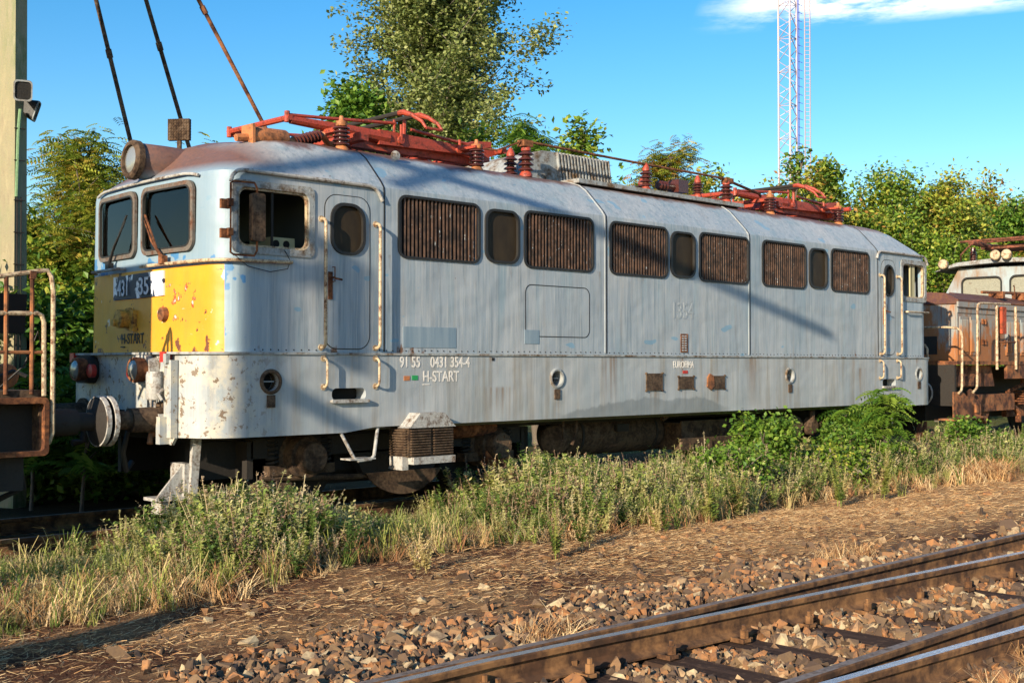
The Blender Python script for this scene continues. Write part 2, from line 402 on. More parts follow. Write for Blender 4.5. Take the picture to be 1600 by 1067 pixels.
loco = thing('electric_locomotive', (0, 1.5, 0), 'long weathered grey blue electric locomotive with yellow nose and red roof pantographs', 'locomotive')
body = loft(BODY_LV, (-5, 0, 5)).build('upper_body', 'body', loco, 25)
inner = loft([(1.75, 6.98, 1.44, .3, .07), (3.44, 6.95, 1.42, .3, .07), (3.76, 6.6, 1.1, .3, .1)]).build('c', 'inner', None, 0)
cut = [inner]
def cutprism(poly, e0, e1):
    o = MB().prism(poly, e0, e1).build('c', 'body', None, 0); cut.append(o)
for a, b in VENTS: cutprism(rr(a + .02, b - .02, 2.72, 3.355, .09), (0, -.1, 0), (0, .12, 0))
for a, b in WINS: cutprism(rr(a + .03, b - .03, 2.74, 3.33, .12), (0, -.1, 0), (0, .12, 0))
CW = [(-6.80, -5.98), (5.98, 6.74)]
for a, b in CW:
    cutprism(rr(a, b, 2.69, 3.27, .09), (0, -.1, 0), (0, .12, 0)); cutprism(rr(a, b, 2.69, 3.27, .09), (0, 2.85, 0), (0, 3.1, 0))
for a, b in ((-5.73, -5.29), (5.34, 5.68)): cutprism(rr(a + .02, b - .02, 2.70, 3.20, .15), (0, -.1, 0), (0, .12, 0))
for sx_ in (-1, 1):
    for a, b in ((.475, 1.42), (1.58, 2.525)): cutprism(rrx(a, b, 2.68, 3.35, .09, 0), (sx_ * 7.3, 0, 0), (sx_ * 6.8, 0, 0))
boolean(body, cut)

# side grilles with vertical bars
g = G('grille_bars'); r_ = g.noise(9, (1, 1, .8), 6, .7); r2 = g.noise(40, (1, 1, .35), 4, .7, (4, 1, 2))
M['bars'] = g.done(g.mix(r2.step(.655, .68), g.mix(r_.step(.4, .6), (.028, .018, .013), (.115, .062, .038)), (.36, .40, .42)), .65, bump=r2, bstr=.3, bdist=.004)
for vi, (a, b) in enumerate(VENTS):
    fr_ = MB().ring(rr(a + .022, b - .022, 2.722, 3.352, .088), rr(a - .005, b + .005, 2.695, 3.38, .112), (0, -.022, 0))
    for v in range(len(fr_.v)): fr_.v[v] = (fr_.v[v][0], fr_.v[v][1] + .008, fr_.v[v][2])
    grille = fr_.build('ventilation_grille', 'blackrub', loco)
    bars = MB(); n = 21
    for i in range(n):
        xx = a + .045 + (b - a - .09) * i / (n - 1); w = .0105
        e = .035 if i in (0, n - 1) else 0
        tw = Matrix.Translation((xx, .012, 0)) @ Matrix.Rotation(R(-4 + random.uniform(-14, 14)), 4, 'Z')
        bars.box(-w, w, -.007, .007, 2.71 + e, 3.365 - e, tw)
    bars.build('grille_bars', 'bars', grille, 0)
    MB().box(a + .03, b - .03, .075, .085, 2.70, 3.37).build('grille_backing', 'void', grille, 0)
for a, b in WINS + [(-5.73, -5.29), (5.34, 5.68)]:
    z0, z1, r0 = (2.725, 3.345, .14) if b - a > .5 else (2.685, 3.215, .17)
    w_ = MB().ring([(p[0], .012, p[2]) for p in rr(a + .035, b - .035, z0 + .028, z1 - .028, r0 - .025)], [(p[0], .012, p[2]) for p in rr(a, b, z0, z1, r0)], (0, -.035, 0)).build('window_frame', 'blackrub', loco)
    MB().prism(rr(a + .03, b - .03, z0 + .02, z1 - .02, r0 - .02), (0, .012, 0), (0, .02, 0)).build('window_pane', 'brownglass', w_, 0)

# cab side windows: riveted aluminium frame, open, dark behind
for k, (a, b) in enumerate(CW):
    f_ = MB().ring([(p[0], 0, p[2]) for p in rr(a + .004, b - .004, 2.694, 3.266, .088)], [(p[0], 0, p[2]) for p in rr(a - .06, b + .06, 2.625, 3.335, .07)], (0, -.014, 0))
    for i in range(9):
        for zz in (2.658, 3.30): f_.lathe((a + (b - a) * i / 8, -.014, zz), (0, -1, 0), [(0, .007), (.004, .005)], 6)
    for i in range(6):
        for xx in (a - .03, b + .03): f_.lathe((xx, -.014, 2.72 + .53 * i / 5), (0, -1, 0), [(0, .007), (.004, .005)], 6)
    cwf = f_.build('cab_window_frame', 'greybox', loco)
    MB().ring([(p[0], .01, p[2]) for p in rr(a + .03, b - .02, 2.715, 3.245, .08)], [(p[0], .01, p[2]) for p in rr(a - .002, b + .002, 2.688, 3.272, .092)], (0, .04, 0)).build('window_seal', 'cream', cwf)
    MB().box((a + b) / 2 - .012, (a + b) / 2 + .012, .03, .045, 2.70, 3.26).build('sliding_pane_bar', 'dark', cwf, 0)

# windscreens
for sx_ in (-1, 1):
    for a, b in ((.475, 1.42), (1.58, 2.525)):
        def fxx(y): return sx_ * (7.045 - .07 * ((y - 1.5) / 1.16) ** 2)
        inn = [(fxx(p[1]) , p[1], p[2]) for p in rrx(a + .03, b - .03, 2.71, 3.32, .09, 0, 8)]
        out = [(fxx(p[1]) , p[1], p[2]) for p in rrx(a - .012, b + .012, 2.668, 3.362, .11, 0, 8)]
        ws = MB().ring(inn, out, (sx_ * .03, 0, 0)).build('windscreen_frame', paint('aged_rubber', (.15, .125, .10), .4, .6), loco)
        MB().prism([(p[0] - sx_ * .01, p[1], p[2]) for p in out], (0, 0, 0), (-sx_ * .006, 0, 0)).build('windscreen', 'glass', ws, 0)
        ws2 = MB().ring([(q[0] + sx_*.012, q[1], q[2]) for q in [(fxx(p[1]) , p[1], p[2]) for p in rrx(a + .045, b - .045, 2.725, 3.305, .08, 0, 8)]], [(q[0] + sx_*.012, q[1], q[2]) for q in inn], (sx_ * .022, 0, 0)).build('rubber_seal', 'blackrub', ws)
# eyebrow gutter above the windscreens (a tube following the nose)
for sx_ in (-1, 1):
    pts = []
    for i in range(21):
        y = .40 + 2.2 * i / 20; t = (y - 1.5) / 1.16
        pts.append((sx_ * (7.055 - .07 * t * t), y, 3.43 - .05 * max(0, abs(t) - .8) * 5 * abs(t)))
    MB().tube(pts, .016).build('rain_gutter', 'white', loco)
# wipers
for (px, pz, qx, qz) in ((.93, 2.62, 1.30, 3.02), (2.12, 2.62, 1.72, 3.05)):
    w_ = MB().tube([(-7.09, px, pz), (-7.12, px + (qx - px) * .45, pz + (qz - pz) * .42), (-7.10, qx, qz)], [.02, .012, .006])
    w_.tube([(-7.105, px + (qx - px) * .25, pz + (qz - pz) * .2 + .02), (-7.09, qx + (qx - px) * .02, qz + .06)], .012, 6)
    w_.box(-7.12, -7.06, px - .05, px + .03, pz - .06, pz + .02)
    w_.build('windscreen_wiper', 'rust' if px < 1.5 else 'blackrub', loco)

# cab interior
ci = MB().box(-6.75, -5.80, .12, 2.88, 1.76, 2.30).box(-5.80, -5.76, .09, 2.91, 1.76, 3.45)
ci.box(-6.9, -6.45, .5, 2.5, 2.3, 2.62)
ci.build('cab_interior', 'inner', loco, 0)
cp = MB().box(-6.30, -6.02, .20, .60, 2.35, 2.83)
MB().box(-6.03, -5.80, 2.2, 2.35, 2.3, 2.75).build('side_cabinet', 'panelcream', loco, 0)
cp.build('control_cabinet', 'panelcream', loco, 0)
dk = MB()
for xx in (-6.24, -6.12): dk.lathe((xx, .20, 2.765), (0, -1, 0), [(0, .038), (.006, .038)], 14)
dk.build('cabinet_gauge', 'void', loco)
MB().box(-6.35, -6.05, 2.2, 2.5, 1.76, 2.25).box(-6.12, -6.05, 2.2, 2.5, 2.2, 2.9).box(-6.35, -6.05, .95, 1.25, 1.76, 2.25).box(-6.12, -6.05, .95, 1.25, 2.2, 2.85).build('driver_seat', 'void', loco, 0)
MB().box(-6.80, -6.77, .70, .95, 2.75, 3.10).box(-6.9, -6.7, .88, 1.0, 2.60, 2.85).build('cab_screen', 'greybox', loco, 0)
MB().tube([(-6.7, 2.62, 2.62), (-6.7, 2.62, 3.2)], .012, 6).box(-6.62, -6.35, 2.78, 2.80, 2.65, 3.25).build('sun_curtain', 'panelcream', loco, 0)
MB().box(5.80, 5.84, .09, 2.91, 1.76, 3.45).box(6.45, 6.85, .5, 2.5, 1.8, 2.62).build('cab_interior', 'inner', loco, 0)
MB().box(6.30, 6.46, .03, .05, 2.70, 3.26).build('cab_curtain', 'panelcream', loco, 0)

# doors: sunken outline, handle
def seam_ring(a, b, z0, z1, r0, w=.010): return MB().ring([(p[0], 0, p[2]) for p in rr(a + w, b - w, z0 + w, z1 - w, r0 - w)], [(p[0], 0, p[2]) for p in rr(a, b, z0, z1, r0)], (0, -.003, 0))
for s_, (a, b) in ((1, (-5.80, -5.22)), (-1, (5.27, 5.74))):
    d = MB().prism(rr(a + .012, b - .012, 1.722, 3.288, .14), (0, -.006, 0), (0, .002, 0))
    # leave the door light open: ring from outline to window
    d = MB().ring([(p[0], 0, p[2]) for p in rr(a + .07, b - .07, 2.68, 3.22, .17)], [(p[0], 0, p[2]) for p in rr(a + .012, b - .012, 1.722, 3.288, .14)], (0, -.006, 0))
    dr = d.build('cab_door', 'body', loco, 20)
    seam_ring(a, b, 1.712, 3.298, .15, .013).build('door_gap', 'blackrub', dr, 0)
    hx = a + .07
    h = MB().box(hx - .025, hx + .025, -.02, -.004, 2.22, 2.50).tube([(hx, -.02, 2.44), (hx, -.075, 2.44), (hx + .02, -.08, 2.43), (hx + .10, -.075, 2.42)], .011, 7).tube([(hx + .03, -.01, 2.40), (hx + .03, -.05, 2.40), (hx + .03, -.05, 2.55), (hx + .03, -.01, 2.55)], .006, 6)
    h.build('door_handle', 'rust', dr)
# grab rails and small lower handles
def grab(x, z0, z1, mat='cream', out=.085, r=.017, y0=0, name='grab_rail', par=None):
    pts = [(x, y0 + .005, z1)] + [(x, y0 - out + .05 - .05 * math.sin(R(a)), z1 - .05 + .05 * math.cos(R(a))) for a in (20, 45, 70, 90)] \
        + [(x, y0 - out + .05 - .05 * math.cos(R(a)), z0 + .05 - .05 * math.sin(R(a))) for a in (0, 30, 60, 80)] + [(x, y0 + .005, z0)]
    m = MB().tube(pts, r, 8)
    for zz in (z0, z1): m.lathe((x, y0, zz), (0, -1, 0), [(0, .034), (.008, .034)], 10)
    return m.build(name, mat, par or loco)
for x in (-5.835, -5.15, 5.235, 5.80): grab(x, 1.73, 3.03)
for x in (-5.815, -5.16, 5.19, 5.76): grab(x, 1.33, 1.62, out=.07, r=.013, y0=-.017)
# drip rails over cab doors
for a, b in ((-6.86, -5.10), (5.14, 6.80)):
    p = [(a - .02, -.035, 3.30)] + [(a + .12 - .14 * math.cos(R(t)), -.035, 3.30 + .125 * math.sin(R(t))) for t in (30, 60, 90)] \
        + [(b - .14 + .14 * math.sin(R(t)), -.035, 3.30 + .125 * math.cos(R(t))) for t in (0, 30, 60)] + [(b + .03, -.035, 3.28)]
    m = MB().tube([(q[0], q[1] + .018, q[2]) for q in p], .020, 8); m.build('drip_rail', 'white', loco)
# waist rail: round the nose corner and back along the side
def rail_path(z, off=.05, x_end=-6.21, y_front=1.38):
    P = outline(7.05 + off, 1.5 + off, .34 + off, .07, z); P = [p for p in P]
    near = [p for p in P if p[0] < -6.6 and p[1] < y_front]
    fr = sorted([p for p in near if p[0] < -7.0 + .01 and p[1] > .3], key=lambda p: -p[1]); cr_ = [p for p in near if p not in fr]
    cr_ = sorted(cr_, key=lambda p: p[0]); return [(-7.05 - off, y_front, z)] + fr + cr_ + [(x_end, -off, z + .01), (x_end, 0.005, z + .01)]
MB().tube(rail_path(2.555), .018, 8).build('waist_rail', 'cream', loco)
MB().tube([(-7.0, 2.62, 2.55), (-7.10, 2.5, 2.555), (-7.12, 1.86, 2.56), (-7.04, 1.84, 2.56)], .018, 8).build('waist_rail', 'greybox', loco)
MB().tube([(6.05, 0, 2.45), (6.05, -.06, 2.45), (6.78, -.06, 2.45), (7.02, .1, 2.45)], .016, 8).build('waist_rail', 'cream', loco)

# rear-view mirror folded against the cab window
mi = MB().prism(rr(-6.70, -6.56, 2.74, 3.20, .03), (0, -.12, 0), (0, -.05, 0)).build('folding_mirror', 'grime', loco)
b_ = MB().tube([(-6.90, -.05, 2.72), (-6.90, -.05, 2.62), (-6.87, -.06, 2.60), (-6.66, -.08, 2.60), (-6.63, -.08, 2.65), (-6.63, -.08, 2.75)], .011, 7)
b_.tube([(-6.90, -.05, 3.12), (-6.90, -.05, 3.28), (-6.87, -.06, 3.30), (-6.66, -.08, 3.30), (-6.63, -.08, 3.25), (-6.63, -.08, 3.19)], .011, 7)
b_.tube([(-6.90, -.05, 2.68), (-6.90, -.05, 3.20)], .009, 6)
for zz in (2.80, 3.08): b_.box(-6.99, -6.90, -.035, .0, zz - .045, zz + .045).box(-6.93, -6.88, -.07, -.02, zz - .02, zz + .05)
b_.build('mirror_bracket', 'rust', mi)
wr = MB().tube([(-6.85, -.04, 2.60), (-6.7, -.03, 2.50), (-6.45, -.03, 2.46), (-6.25, -.03, 2.50), (-6.22, -.03, 2.58), (-6.28, -.02, 2.68)], .004, 5); wr.build('dangling_wire', 'blackrub', loco)

# panel seams following the cross-section
def seam(x, z0=1.69, w=.010, mat='blackrub', o=.004):
    prof = [(-.0, z0), (0, 3.36), (.008, 3.43), (.06, 3.50), (.33, 3.78), (.44, 3.855), (.60, 3.91), (.88, 3.95)]
    poly_in = prof; n = len(prof); v, f = [], []
    for (y, z) in prof:
        for dx in (-w / 2, w / 2): v.append((x + dx, y - o, z + o * .8)); v.append((x + dx, y + .02, z - .01))
    for i in range(n - 1):
        a = i * 4; b = a + 4; f += [(a, a + 2, b + 2, b), (a, b, b + 1, a + 1), (a + 2, a + 3, b + 3, b + 2)]
    return MB().add(v, f).build('panel_seam', mat, loco, 60)
for x in (-5.035, -1.515, 1.57, 5.165): seam(x, w=.018)
for x in (-1.545, 1.54): seam(x, w=.02, mat='skirt', o=.008)
seam_ring(-2.95, -1.83, 1.885, 2.505, .10, .010).build('hatch_outline', 'blackrub', loco, 0)

# skirt
def zb(x, y):
    ax = abs(x)
    if ax > 7.1: return .93 if abs(y) < .85 else .86
    if ax > 5.55: return .858
    if ax < 5.15: return .905
    return .858 + (.905 - .858) * (5.55 - ax) / .4
EX = (-5.55, -5.15, 0, 5.15, 5.55)
lv = [(zb, 7.23, 1.515, .52, .0), (1.655, 7.23, 1.515, .52, .0)]
sk = loft(lv, EX).build('skirt', 'skirt', loco, 25)
cut = []
def cyl_cut(x, z, r, d): cut.append(MB().lathe((x, -.1, z), (0, 1, 0), [(0, r), (d + .1, r)], 24).build('c', 'skirt', None, 0))
for x in (-6.43, -2.43, 2.56, 6.50): cyl_cut(x, 1.39, .088, .14)
for a in (-5.71, 5.28): cut.append(MB().prism(rr(a, a + .43, 1.19, 1.315, .055), (0, -.1, 0), (0, .16, 0)).build('c', 'skirt', None, 0))
boolean(sk, cut)
for x in (-6.43, -2.43, 2.56, 6.50):
    rust_ = x < -6
    po = MB().lathe((x, -.012, 1.39), (0, -1, 0), [(-.004, .125), (.012, .125), (.022, .108), (.018, .09), (-.11, .086)], 28, False).build('porthole_ring', 'grime' if rust_ else 'greybox', loco)
    if not rust_: pass
    MB().lathe((x, .11, 1.39), (0, 1, 0), [(0, .086), (.01, .086)], 20).build('porthole_dark', 'void', po)  # near-black disc paints the shade inside the hole
    MB().box(x - .06, x + .06, .02, .03, 1.385, 1.397).build('porthole_bar', 'greybox', po, 0)
    MB().box(x - .045, x + .045, -.03, -.015, 1.14, 1.26).build('drain_flap', 'grime', po, 0)
for a in (-5.71, 5.28):
    st_ = MB().prism(rr(a - .02, a + .45, 1.165, 1.20, .015), (0, -.06, 0), (0, .0, 0)).build('step_sill', 'white', loco, 0)
    MB().box(a + .01, a + .42, .14, .15, 1.20, 1.31).build('step_recess_dark', 'void', st_, 0)  # near-black plate paints the shade at the back of the step hole
# ledge between skirt and body
lg = loft([(1.6555, 7.285, 1.53, .56, .0), (1.678, 7.285, 1.53, .56, .0)]).build('ledge', 'greybox', loco, 25)
# rivets along the foot of the upper body
rv = MB()
for i in range(150):
    x = -6.6 + 13.2 * i / 149
    if abs(abs(x) - 5.5) > .35: rv.lathe((x, 0, 1.70 + random.uniform(0, .008)), (0, -1, 0), [(0, .009), (.005, .006)], 5)
rv.build('rivet_row', 'dark', loco)
# covers on the skirt
for (a, b, z0, z1) in ((-.77, -.44, 1.215, 1.44), (-.10, .23, 1.225, 1.395), (.62, .93, 1.215, 1.40)):
    c_ = MB().box(a, b, -.03, -.016, z0, z1)
    for xx in (a, b):
        for zz in (z0, z1): c_.lathe((xx, -.016, zz), (0, -1, 0), [(0, .016), (.022, .012)], 8)
    c_.build('cover_plate', 'grime', loco, 0)
MB().box(.0, .10, -.022, -.016, 1.435, 1.475).build('small_red_plate', 'red', loco, 0)
MB().prism([(.52, 0, 1.25), (.60, 0, 1.21), (.68, 0, 1.26), (.66, 0, 1.40), (.58, 0, 1.43), (.53, 0, 1.38)], (0, -.04, 0), (0, -.016, 0)).build('rusty_flap', 'rustorange', loco, 0)
MB().box(-.03, .12, -.010, .001, 1.72, 1.97).build('data_plate', 'rust', loco, 0)
dp = MB()
for i in range(7):
    for j in range(2): dp.box(-.01 + .06 * j, .03 + .06 * j, -.013, -.009, 1.74 + .032 * i, 1.755 + .032 * i)
dp.build('data_plate_lettering', 'txtghost', loco, 0)
MB().box(-3.50, -3.46, -.020, -.0158, 1.60, 1.635).build('black_square_mark', 'txtblack', loco, 0)
MB().box(-4.78, -4.70, -.020, -.0158, 1.385, 1.435).build('orange_square_mark', 'panorange', loco, 0)
g = G('green_mark'); M['green'] = g.done((.02, .28, .08), .5)
MB().box(-4.67, -4.59, -.020, -.0158, 1.39, 1.44).build('green_square_mark', 'green', loco, 0)
# older blue paint under a removed sign
g = G('old_blue_patch'); M['bluepatch'] = g.done(g.mix(g.noise(14, (1, 1, .06), 5, .6).step(.35, .7), (.16, .23, .29), (.27, .33, .37)), .5)
for (a, b, z0, z1) in ((-4.78, -4.03, 1.74, 1.965), (-2.96, -2.72, 1.80, 1.965)): MB().box(a, b, -.0045, .001, z0, z1).build('old_paint_patch', 'bluepatch', loco, 0)

def side_m(x, z, y=-.0005): return Matrix.Translation((x, y, z)) @ Matrix.Rotation(R(90), 4, 'X')
def front_m(x, y, z): return Matrix.Translation((x, y, z)) @ Matrix.Rotation(R(-90), 4, 'Z') @ Matrix.Rotation(R(90), 4, 'X')
for s_, x in (('91 55', -4.835), ('0431 354-4', -4.41)): text(s_, .165, 'txtwhite', loco, 'running_number', side_m(x, 1.528, -.0175), .76)
text('H-START', .165, 'txtwhite', loco, 'owner_lettering', side_m(-4.52, 1.372, -.0175), .80)
MB().box(-4.52, -4.42, -.019, -.0158, 1.335, 1.345).build('owner_lettering_underline', 'txtwhite', loco, 0)
text('EUROFIMA', .13, 'txtwhite', loco, 'leasing_lettering', side_m(-.21, 1.512, -.0175), .72)
text('1354', .30, 'txtfaint', loco, 'faded_number', side_m(-.22, 2.18, -.003), .8)
text('H-START', .15, 'txtblack', loco, 'nose_lettering', front_m(-7.052, 1.90, 1.775), .85)
MB().box(-7.06, -7.045, 1.82, 1.90, 1.735, 1.747).build('nose_lettering_underline', 'txtblack', loco, 0)
# number board on the nose
g = G('number_board'); n_ = g.noise(5, (1, 1, .7), 6, .65, (1, 4.4, 2)); yy = g.xyz()[1]
M['nb'] = g.done(g.mix((n_ + yy.step(1.45, 1.0) * .18).step(.57, .59), (.012, .022, .06), (.72, .74, .78)), .5)
MB().prism([(-7.062 + .07 * ((y - 1.5) / 1.16) ** 2, y, z) for y, z in ((.99, 2.25), (1.5, 2.24), (2.11, 2.24), (2.11, 2.485), (1.5, 2.495), (.99, 2.50))], (0, 0, 0), (.02, 0, 0)).build('number_board', 'nb', loco, 0)
text('431', .235, 'txtboard', loco, 'board_number', front_m(-7.066, 1.97, 2.28), .75)
text('35', .25, 'txtboard', loco, 'board_number', front_m(-7.070, 1.49, 2.275), .95)
# socket on the nose + handrail
MB().lathe((-7.02, 1.72, 2.03), (-1, 0, 0), [(0, .12), (.05, .12), (.05, .095), (.16, .095), (.165, .075)], 18).box(-7.09, -7.0, 1.56, 1.64, 1.9, 2.12).lathe((-7.16, 1.76, 1.99), (-1, 0, 0), [(0, .04), (.06, .035)], 10).build('jumper_socket', paint('ochre', (.58, .30, .04), .40, .6), loco)
MB().lathe((-7.03, .98, 2.06), (-1, 0, 0), [(0, .075), (.05, .07), (.07, .03)], 12).build('rusty_stub', 'rustorange', loco)

# top headlamp in its cowl
hl = MB().lathe((-7.08, 1.5, 3.66), (1, 0, -.05), [(0, .17), (.02, .185), (.28, .20), (.75, .215), (1.0, .16)], 28).build('headlamp_cowl', 'body', loco)
MB().lathe((-7.09, 1.5, 3.66), (-1, 0, .05), [(0, .205), (.06, .205), (.085, .185), (.085, .15), (.03, .145), (.0, .14)], 28).build('headlamp_rim', 'grime', hl)
MB().lathe((-7.13, 1.5, 3.662), (-1, 0, .05), [(0, .148), (.015, .14), (.03, .11), (.038, .06), (.04, .01)], 24).build('headlamp_glass', 'chrome', hl)
# grid box on the cab roof
gm_ = Matrix.Translation((-6.50, 1.70, 3.97)) @ Matrix.Rotation(R(-50), 4, 'Z'); gb = MB()
gb.box(-.12, .12, -.025, -.015, 0, .23, gm_).box(-.12, .12, .015, .025, 0, .23, gm_)
for i in range(9): gb.box(-.12 + i * .0285, -.112 + i * .0285, -.03, .03, 0, .23, gm_)
for i in range(8): gb.box(-.12, .12, -.03, .03, i * .031, i * .031 + .008, gm_)
gb.box(-.02, .02, -.02, .02, -.14, 0, gm_).build('roof_resistor_box', 'grime', loco, 0)

# ------------------------------------------------------------------ nose equipment
def nose_lamp(y, sunlit, sx_=-1):
    x = sx_ * 7.235
    h = MB().prism([(x, y - .14 + p[1] * 1, p[2]) for p in rrx(0, .42, 1.36, 1.65, .13, 0)], (0, 0, 0), (sx_ * .10, 0, 0)).build('lamp_housing', 'white' if sunlit else 'dark', loco)  # near housing white, far one dark: sun and shade put into the paint
    MB().lathe((x + sx_ * .09, y, 1.505), (sx_, 0, 0), [(0, .115), (.09, .125), (.12, .118), (.12, .10), (.09, .095)], 24).build('lamp_rim', 'rust', h)
    MB().lathe((x + sx_ * .185, y, 1.505), (sx_, 0, 0), [(0, .10), (.02, .095), (.04, .07), (.05, .02)], 24).build('lamp_lens', 'chrome', h)
    MB().lathe((x + sx_ * .09, y + (.21 if y < 1.5 else -.21), 1.49), (sx_, 0, 0), [(0, .07), (.05, .07), (.06, .04)], 16).build('tail_lamp', 'red', h)
for sx_ in (-1, 1): nose_lamp(.84, True, sx_); nose_lamp(2.16, False, sx_)
for y in (.52, 2.56): MB().box(-7.30, -7.22, y - .05, y + .05, 1.58, 1.68).build('lamp_bracket', 'red', loco, 0)
MB().box(-7.32, -7.28, .40, .46, 1.57, 1.66).build('lamp_bracket', 'greybox', loco, 0)
cb = MB().lathe((-7.33, .60, 1.22), (0, 0, 1), [(0, .075), (.02, .085), (.24, .085), (.27, .075)], 16).box(-7.33, -7.2, .54, .66, 1.30, 1.40)
cb.tube([(-7.33, .60, 1.22), (-7.33, .60, 1.08)], .012, 6).tube([(-7.31, .72, 1.36), (-7.31, .72, 1.08)], .010, 6).tube([(-7.31, .78, 1.36), (-7.31, .78, 1.08)], .010, 6)
cb.tube([(-7.30, .50, 1.32), (-7.36, .48, 1.28), (-7.33, .46, 1.22)], .016, 6).box(-7.34, -7.2, .5, .85, 1.05, 1.085)
cb.build('cable_socket', 'white', loco)
MB().box(-7.36, -7.22, .44, .52, .80, 1.06).box(-7.29, -7.22, .36, .50, .86, 1.6).prism([(-7.25, .34, .86), (-7.25, .55, .86), (-7.25, .5, .80), (-7.25, .40, .79)], (-.01, 0, 0), (.02, 0, 0)).build('corner_bracket', 'skirt', loco, 0)
# buffers (both ends)
def buffer(x, y, sx_, par, mats=('grime', 'white')):
    b1 = MB().lathe((x, y, 1.03), (sx_, 0, 0), [(0, .17), (.03, .17), (.03, .125), (.34, .115), (.34, .09), (.52, .085)], 22).build('buffer', mats[0], par)
    MB().lathe((x, y, 1.03), (sx_, 0, 0), [(.50, .10), (.54, .225), (.585, .225), (.595, .0)], 30).build('buffer_head', 'dark', b1)
    MB().lathe((x, y, 1.03), (sx_, 0, 0), [(.535, .226), (.54, .238), (.58, .238), (.585, .226)], 30, False).build('buffer_rim', mats[1], par)
    return b1
for sx_ in (-1, 1):
    for y in (.63, 2.38): buffer(sx_ * 7.235, y, sx_, loco)
hose = MB().tube([(-7.25, .95, 1.0), (-7.42, .95, .95), (-7.48, .96, .7), (-7.42, 1.0, .52), (-7.34, 1.05, .6)], .028, 8); hose.build('brake_hose', 'blackrub', loco)
MB().tube([(-7.25, .62, .92), (-7.36, .62, .88), (-7.38, .60, .80)], .03, 8).build('brake_cock', 'rustorange', loco)
hook = MB().box(-7.50, -7.2, 1.44, 1.56, .98, 1.10).tube([(-7.45, 1.5, 1.05), (-7.62, 1.5, 1.0), (-7.64, 1.5, .8), (-7.75, 1.5, .78)], .035, 8); hook.build('coupling_hook', 'dark', loco)
# guard iron below the nose
gi = MB().prism([(-7.02, 0, .86), (-6.93, 0, .86), (-6.99, 0, .10), (-7.06, 0, .10)], (0, .42, 0), (0, .47, 0))
gi.prism([(-7.36, 0, .28), (-7.00, 0, .26), (-7.00, 0, .60), (-7.08, 0, .60)], (0, .50, 0), (0, .53, 0)).box(-7.38, -7.02, .46, .72, .255, .285).box(-7.30, -7.22, .5, .72, .12, .26).box(-7.09, -7.0, .46, .74, .28, .60)
gi.build('guard_iron', 'white', loco, 0)

# ------------------------------------------------------------------ running gear
uf = MB().box(-7.0, 7.0, .55, 2.45, .80, .93).box(-6.9, -2.2, .72, .80, .40, .78).box(2.2, 6.9, .72, .80, .40, .78).box(-6.9, -2.2, 2.2, 2.28, .40, .78).box(2.2, 6.9, 2.2, 2.28, .40, .78)
uf.box(-5.2, -3.7, .85, 2.2, .25, .80).box(3.7, 5.2, .85, 2.2, .25, .80).build('underframe', 'dark', loco, 0)
for cx in (-4.43, 4.43):
    bg_ = MB().box(cx - 1.9, cx + 1.9, .50, .62, .60, .80).prism([(cx - .45, 0, .30), (cx + .45, 0, .30), (cx + .65, 0, .62), (cx - .65, 0, .62)], (0, .50, 0), (0, .62, 0))
    bg_.box(cx - 1.95, cx - 1.88, .5, 2.5, .4, .78).box(cx + 1.88, cx + 1.95, .5, 2.5, .4, .78)
    bgo = bg_.build('bogie_frame', 'dark', loco, 0)
    for dx in (-1.32, 1.32):
        for y0, s_ in ((.72, 1), (2.28, -1)):
            MB().lathe((cx + dx, y0, .59), (0, s_, 0), [(0, .59), (.06, .60), (.13, .61), (.13, .56), (.10, .50), (.09, .2), (.15, .15), (.15, 0)], 40).build('wheel', 'dark', bgo)
        ab = MB().lathe((cx + dx, .62, .60), (0, -1, 0), [(0, .27), (.12, .26), (.14, .22), (.28, .21), (.28, .165), (.40, .155), (.415, .14)], 8 if False else 22)
        for k in range(6):
            a = R(60 * k + 15); ab.lathe((cx + dx + .115 * math.cos(a), .62 - .405, .60 + .115 * math.sin(a)), (0, -1, 0), [(0, .018), (.02, .018)], 6)
        ab.box(cx + dx - .40, cx + dx + .40, .44, .58, .42, .52); ab.build('axle_box', 'grime', bgo)
        for q in (-.33, .33):
            cs = MB().tube([(cx + dx + q + .055 * math.cos(t * .9), .51 + .055 * math.sin(t * .9), .52 + .27 * t / 40) for t in range(41)], .016, 6); cs.build('coil_spring', 'dark', bgo)
    MB().prism(arc((cx, .80), .68, 218, 322, 12, 'xz', .40) , (0, 0, 0), (0, .04, 0)).build('brake_gear_guard', 'grime', bgo, 0)
    MB().tube([(cx - 1.8, .48, .40), (cx - .9, .47, .36), (cx - .2, .50, .33)], .03, 8).box(cx - 1.85, cx - 1.45, .44, .60, .18, .34).build('brake_rod', 'grime', bgo)
# ventilator box with louvres on the side
vb = MB().prism([(-4.86, 0, .885), (-4.83, 0, .90), (-4.70, 0, 1.04), (-4.36, 0, 1.04), (-4.22, 0, .90), (-4.20, 0, .885)], (0, -.20, 0), (0, -.01, 0)).build('ventilator_hood', 'white', loco, 0)
lv_ = MB().box(-4.84, -4.22, -.17, .14, .58, .885)
for i in range(10):
    for (a, b) in ((-4.82, -4.56), (-4.51, -4.24)): lv_.box(a, b, -.205, -.165, .60 + i * .028, .612 + i * .028, None)
for i in range(10): lv_.box(-4.87, -4.84, -.16, .12, .60 + i * .028, .612 + i * .028)
lv_.build('ventilator_louvres', 'grime', vb, 0)
MB().box(-4.80, -4.22, -.215, -.10, .50, .575).prism([(-4.88, 0, .45), (-4.80, 0, .56), (-4.80, 0, .45)], (0, -.1, 0), (0, .12, 0)).box(-4.88, -4.8, -.12, .1, .44, .58).build('ventilator_tray', 'white', vb, 0)
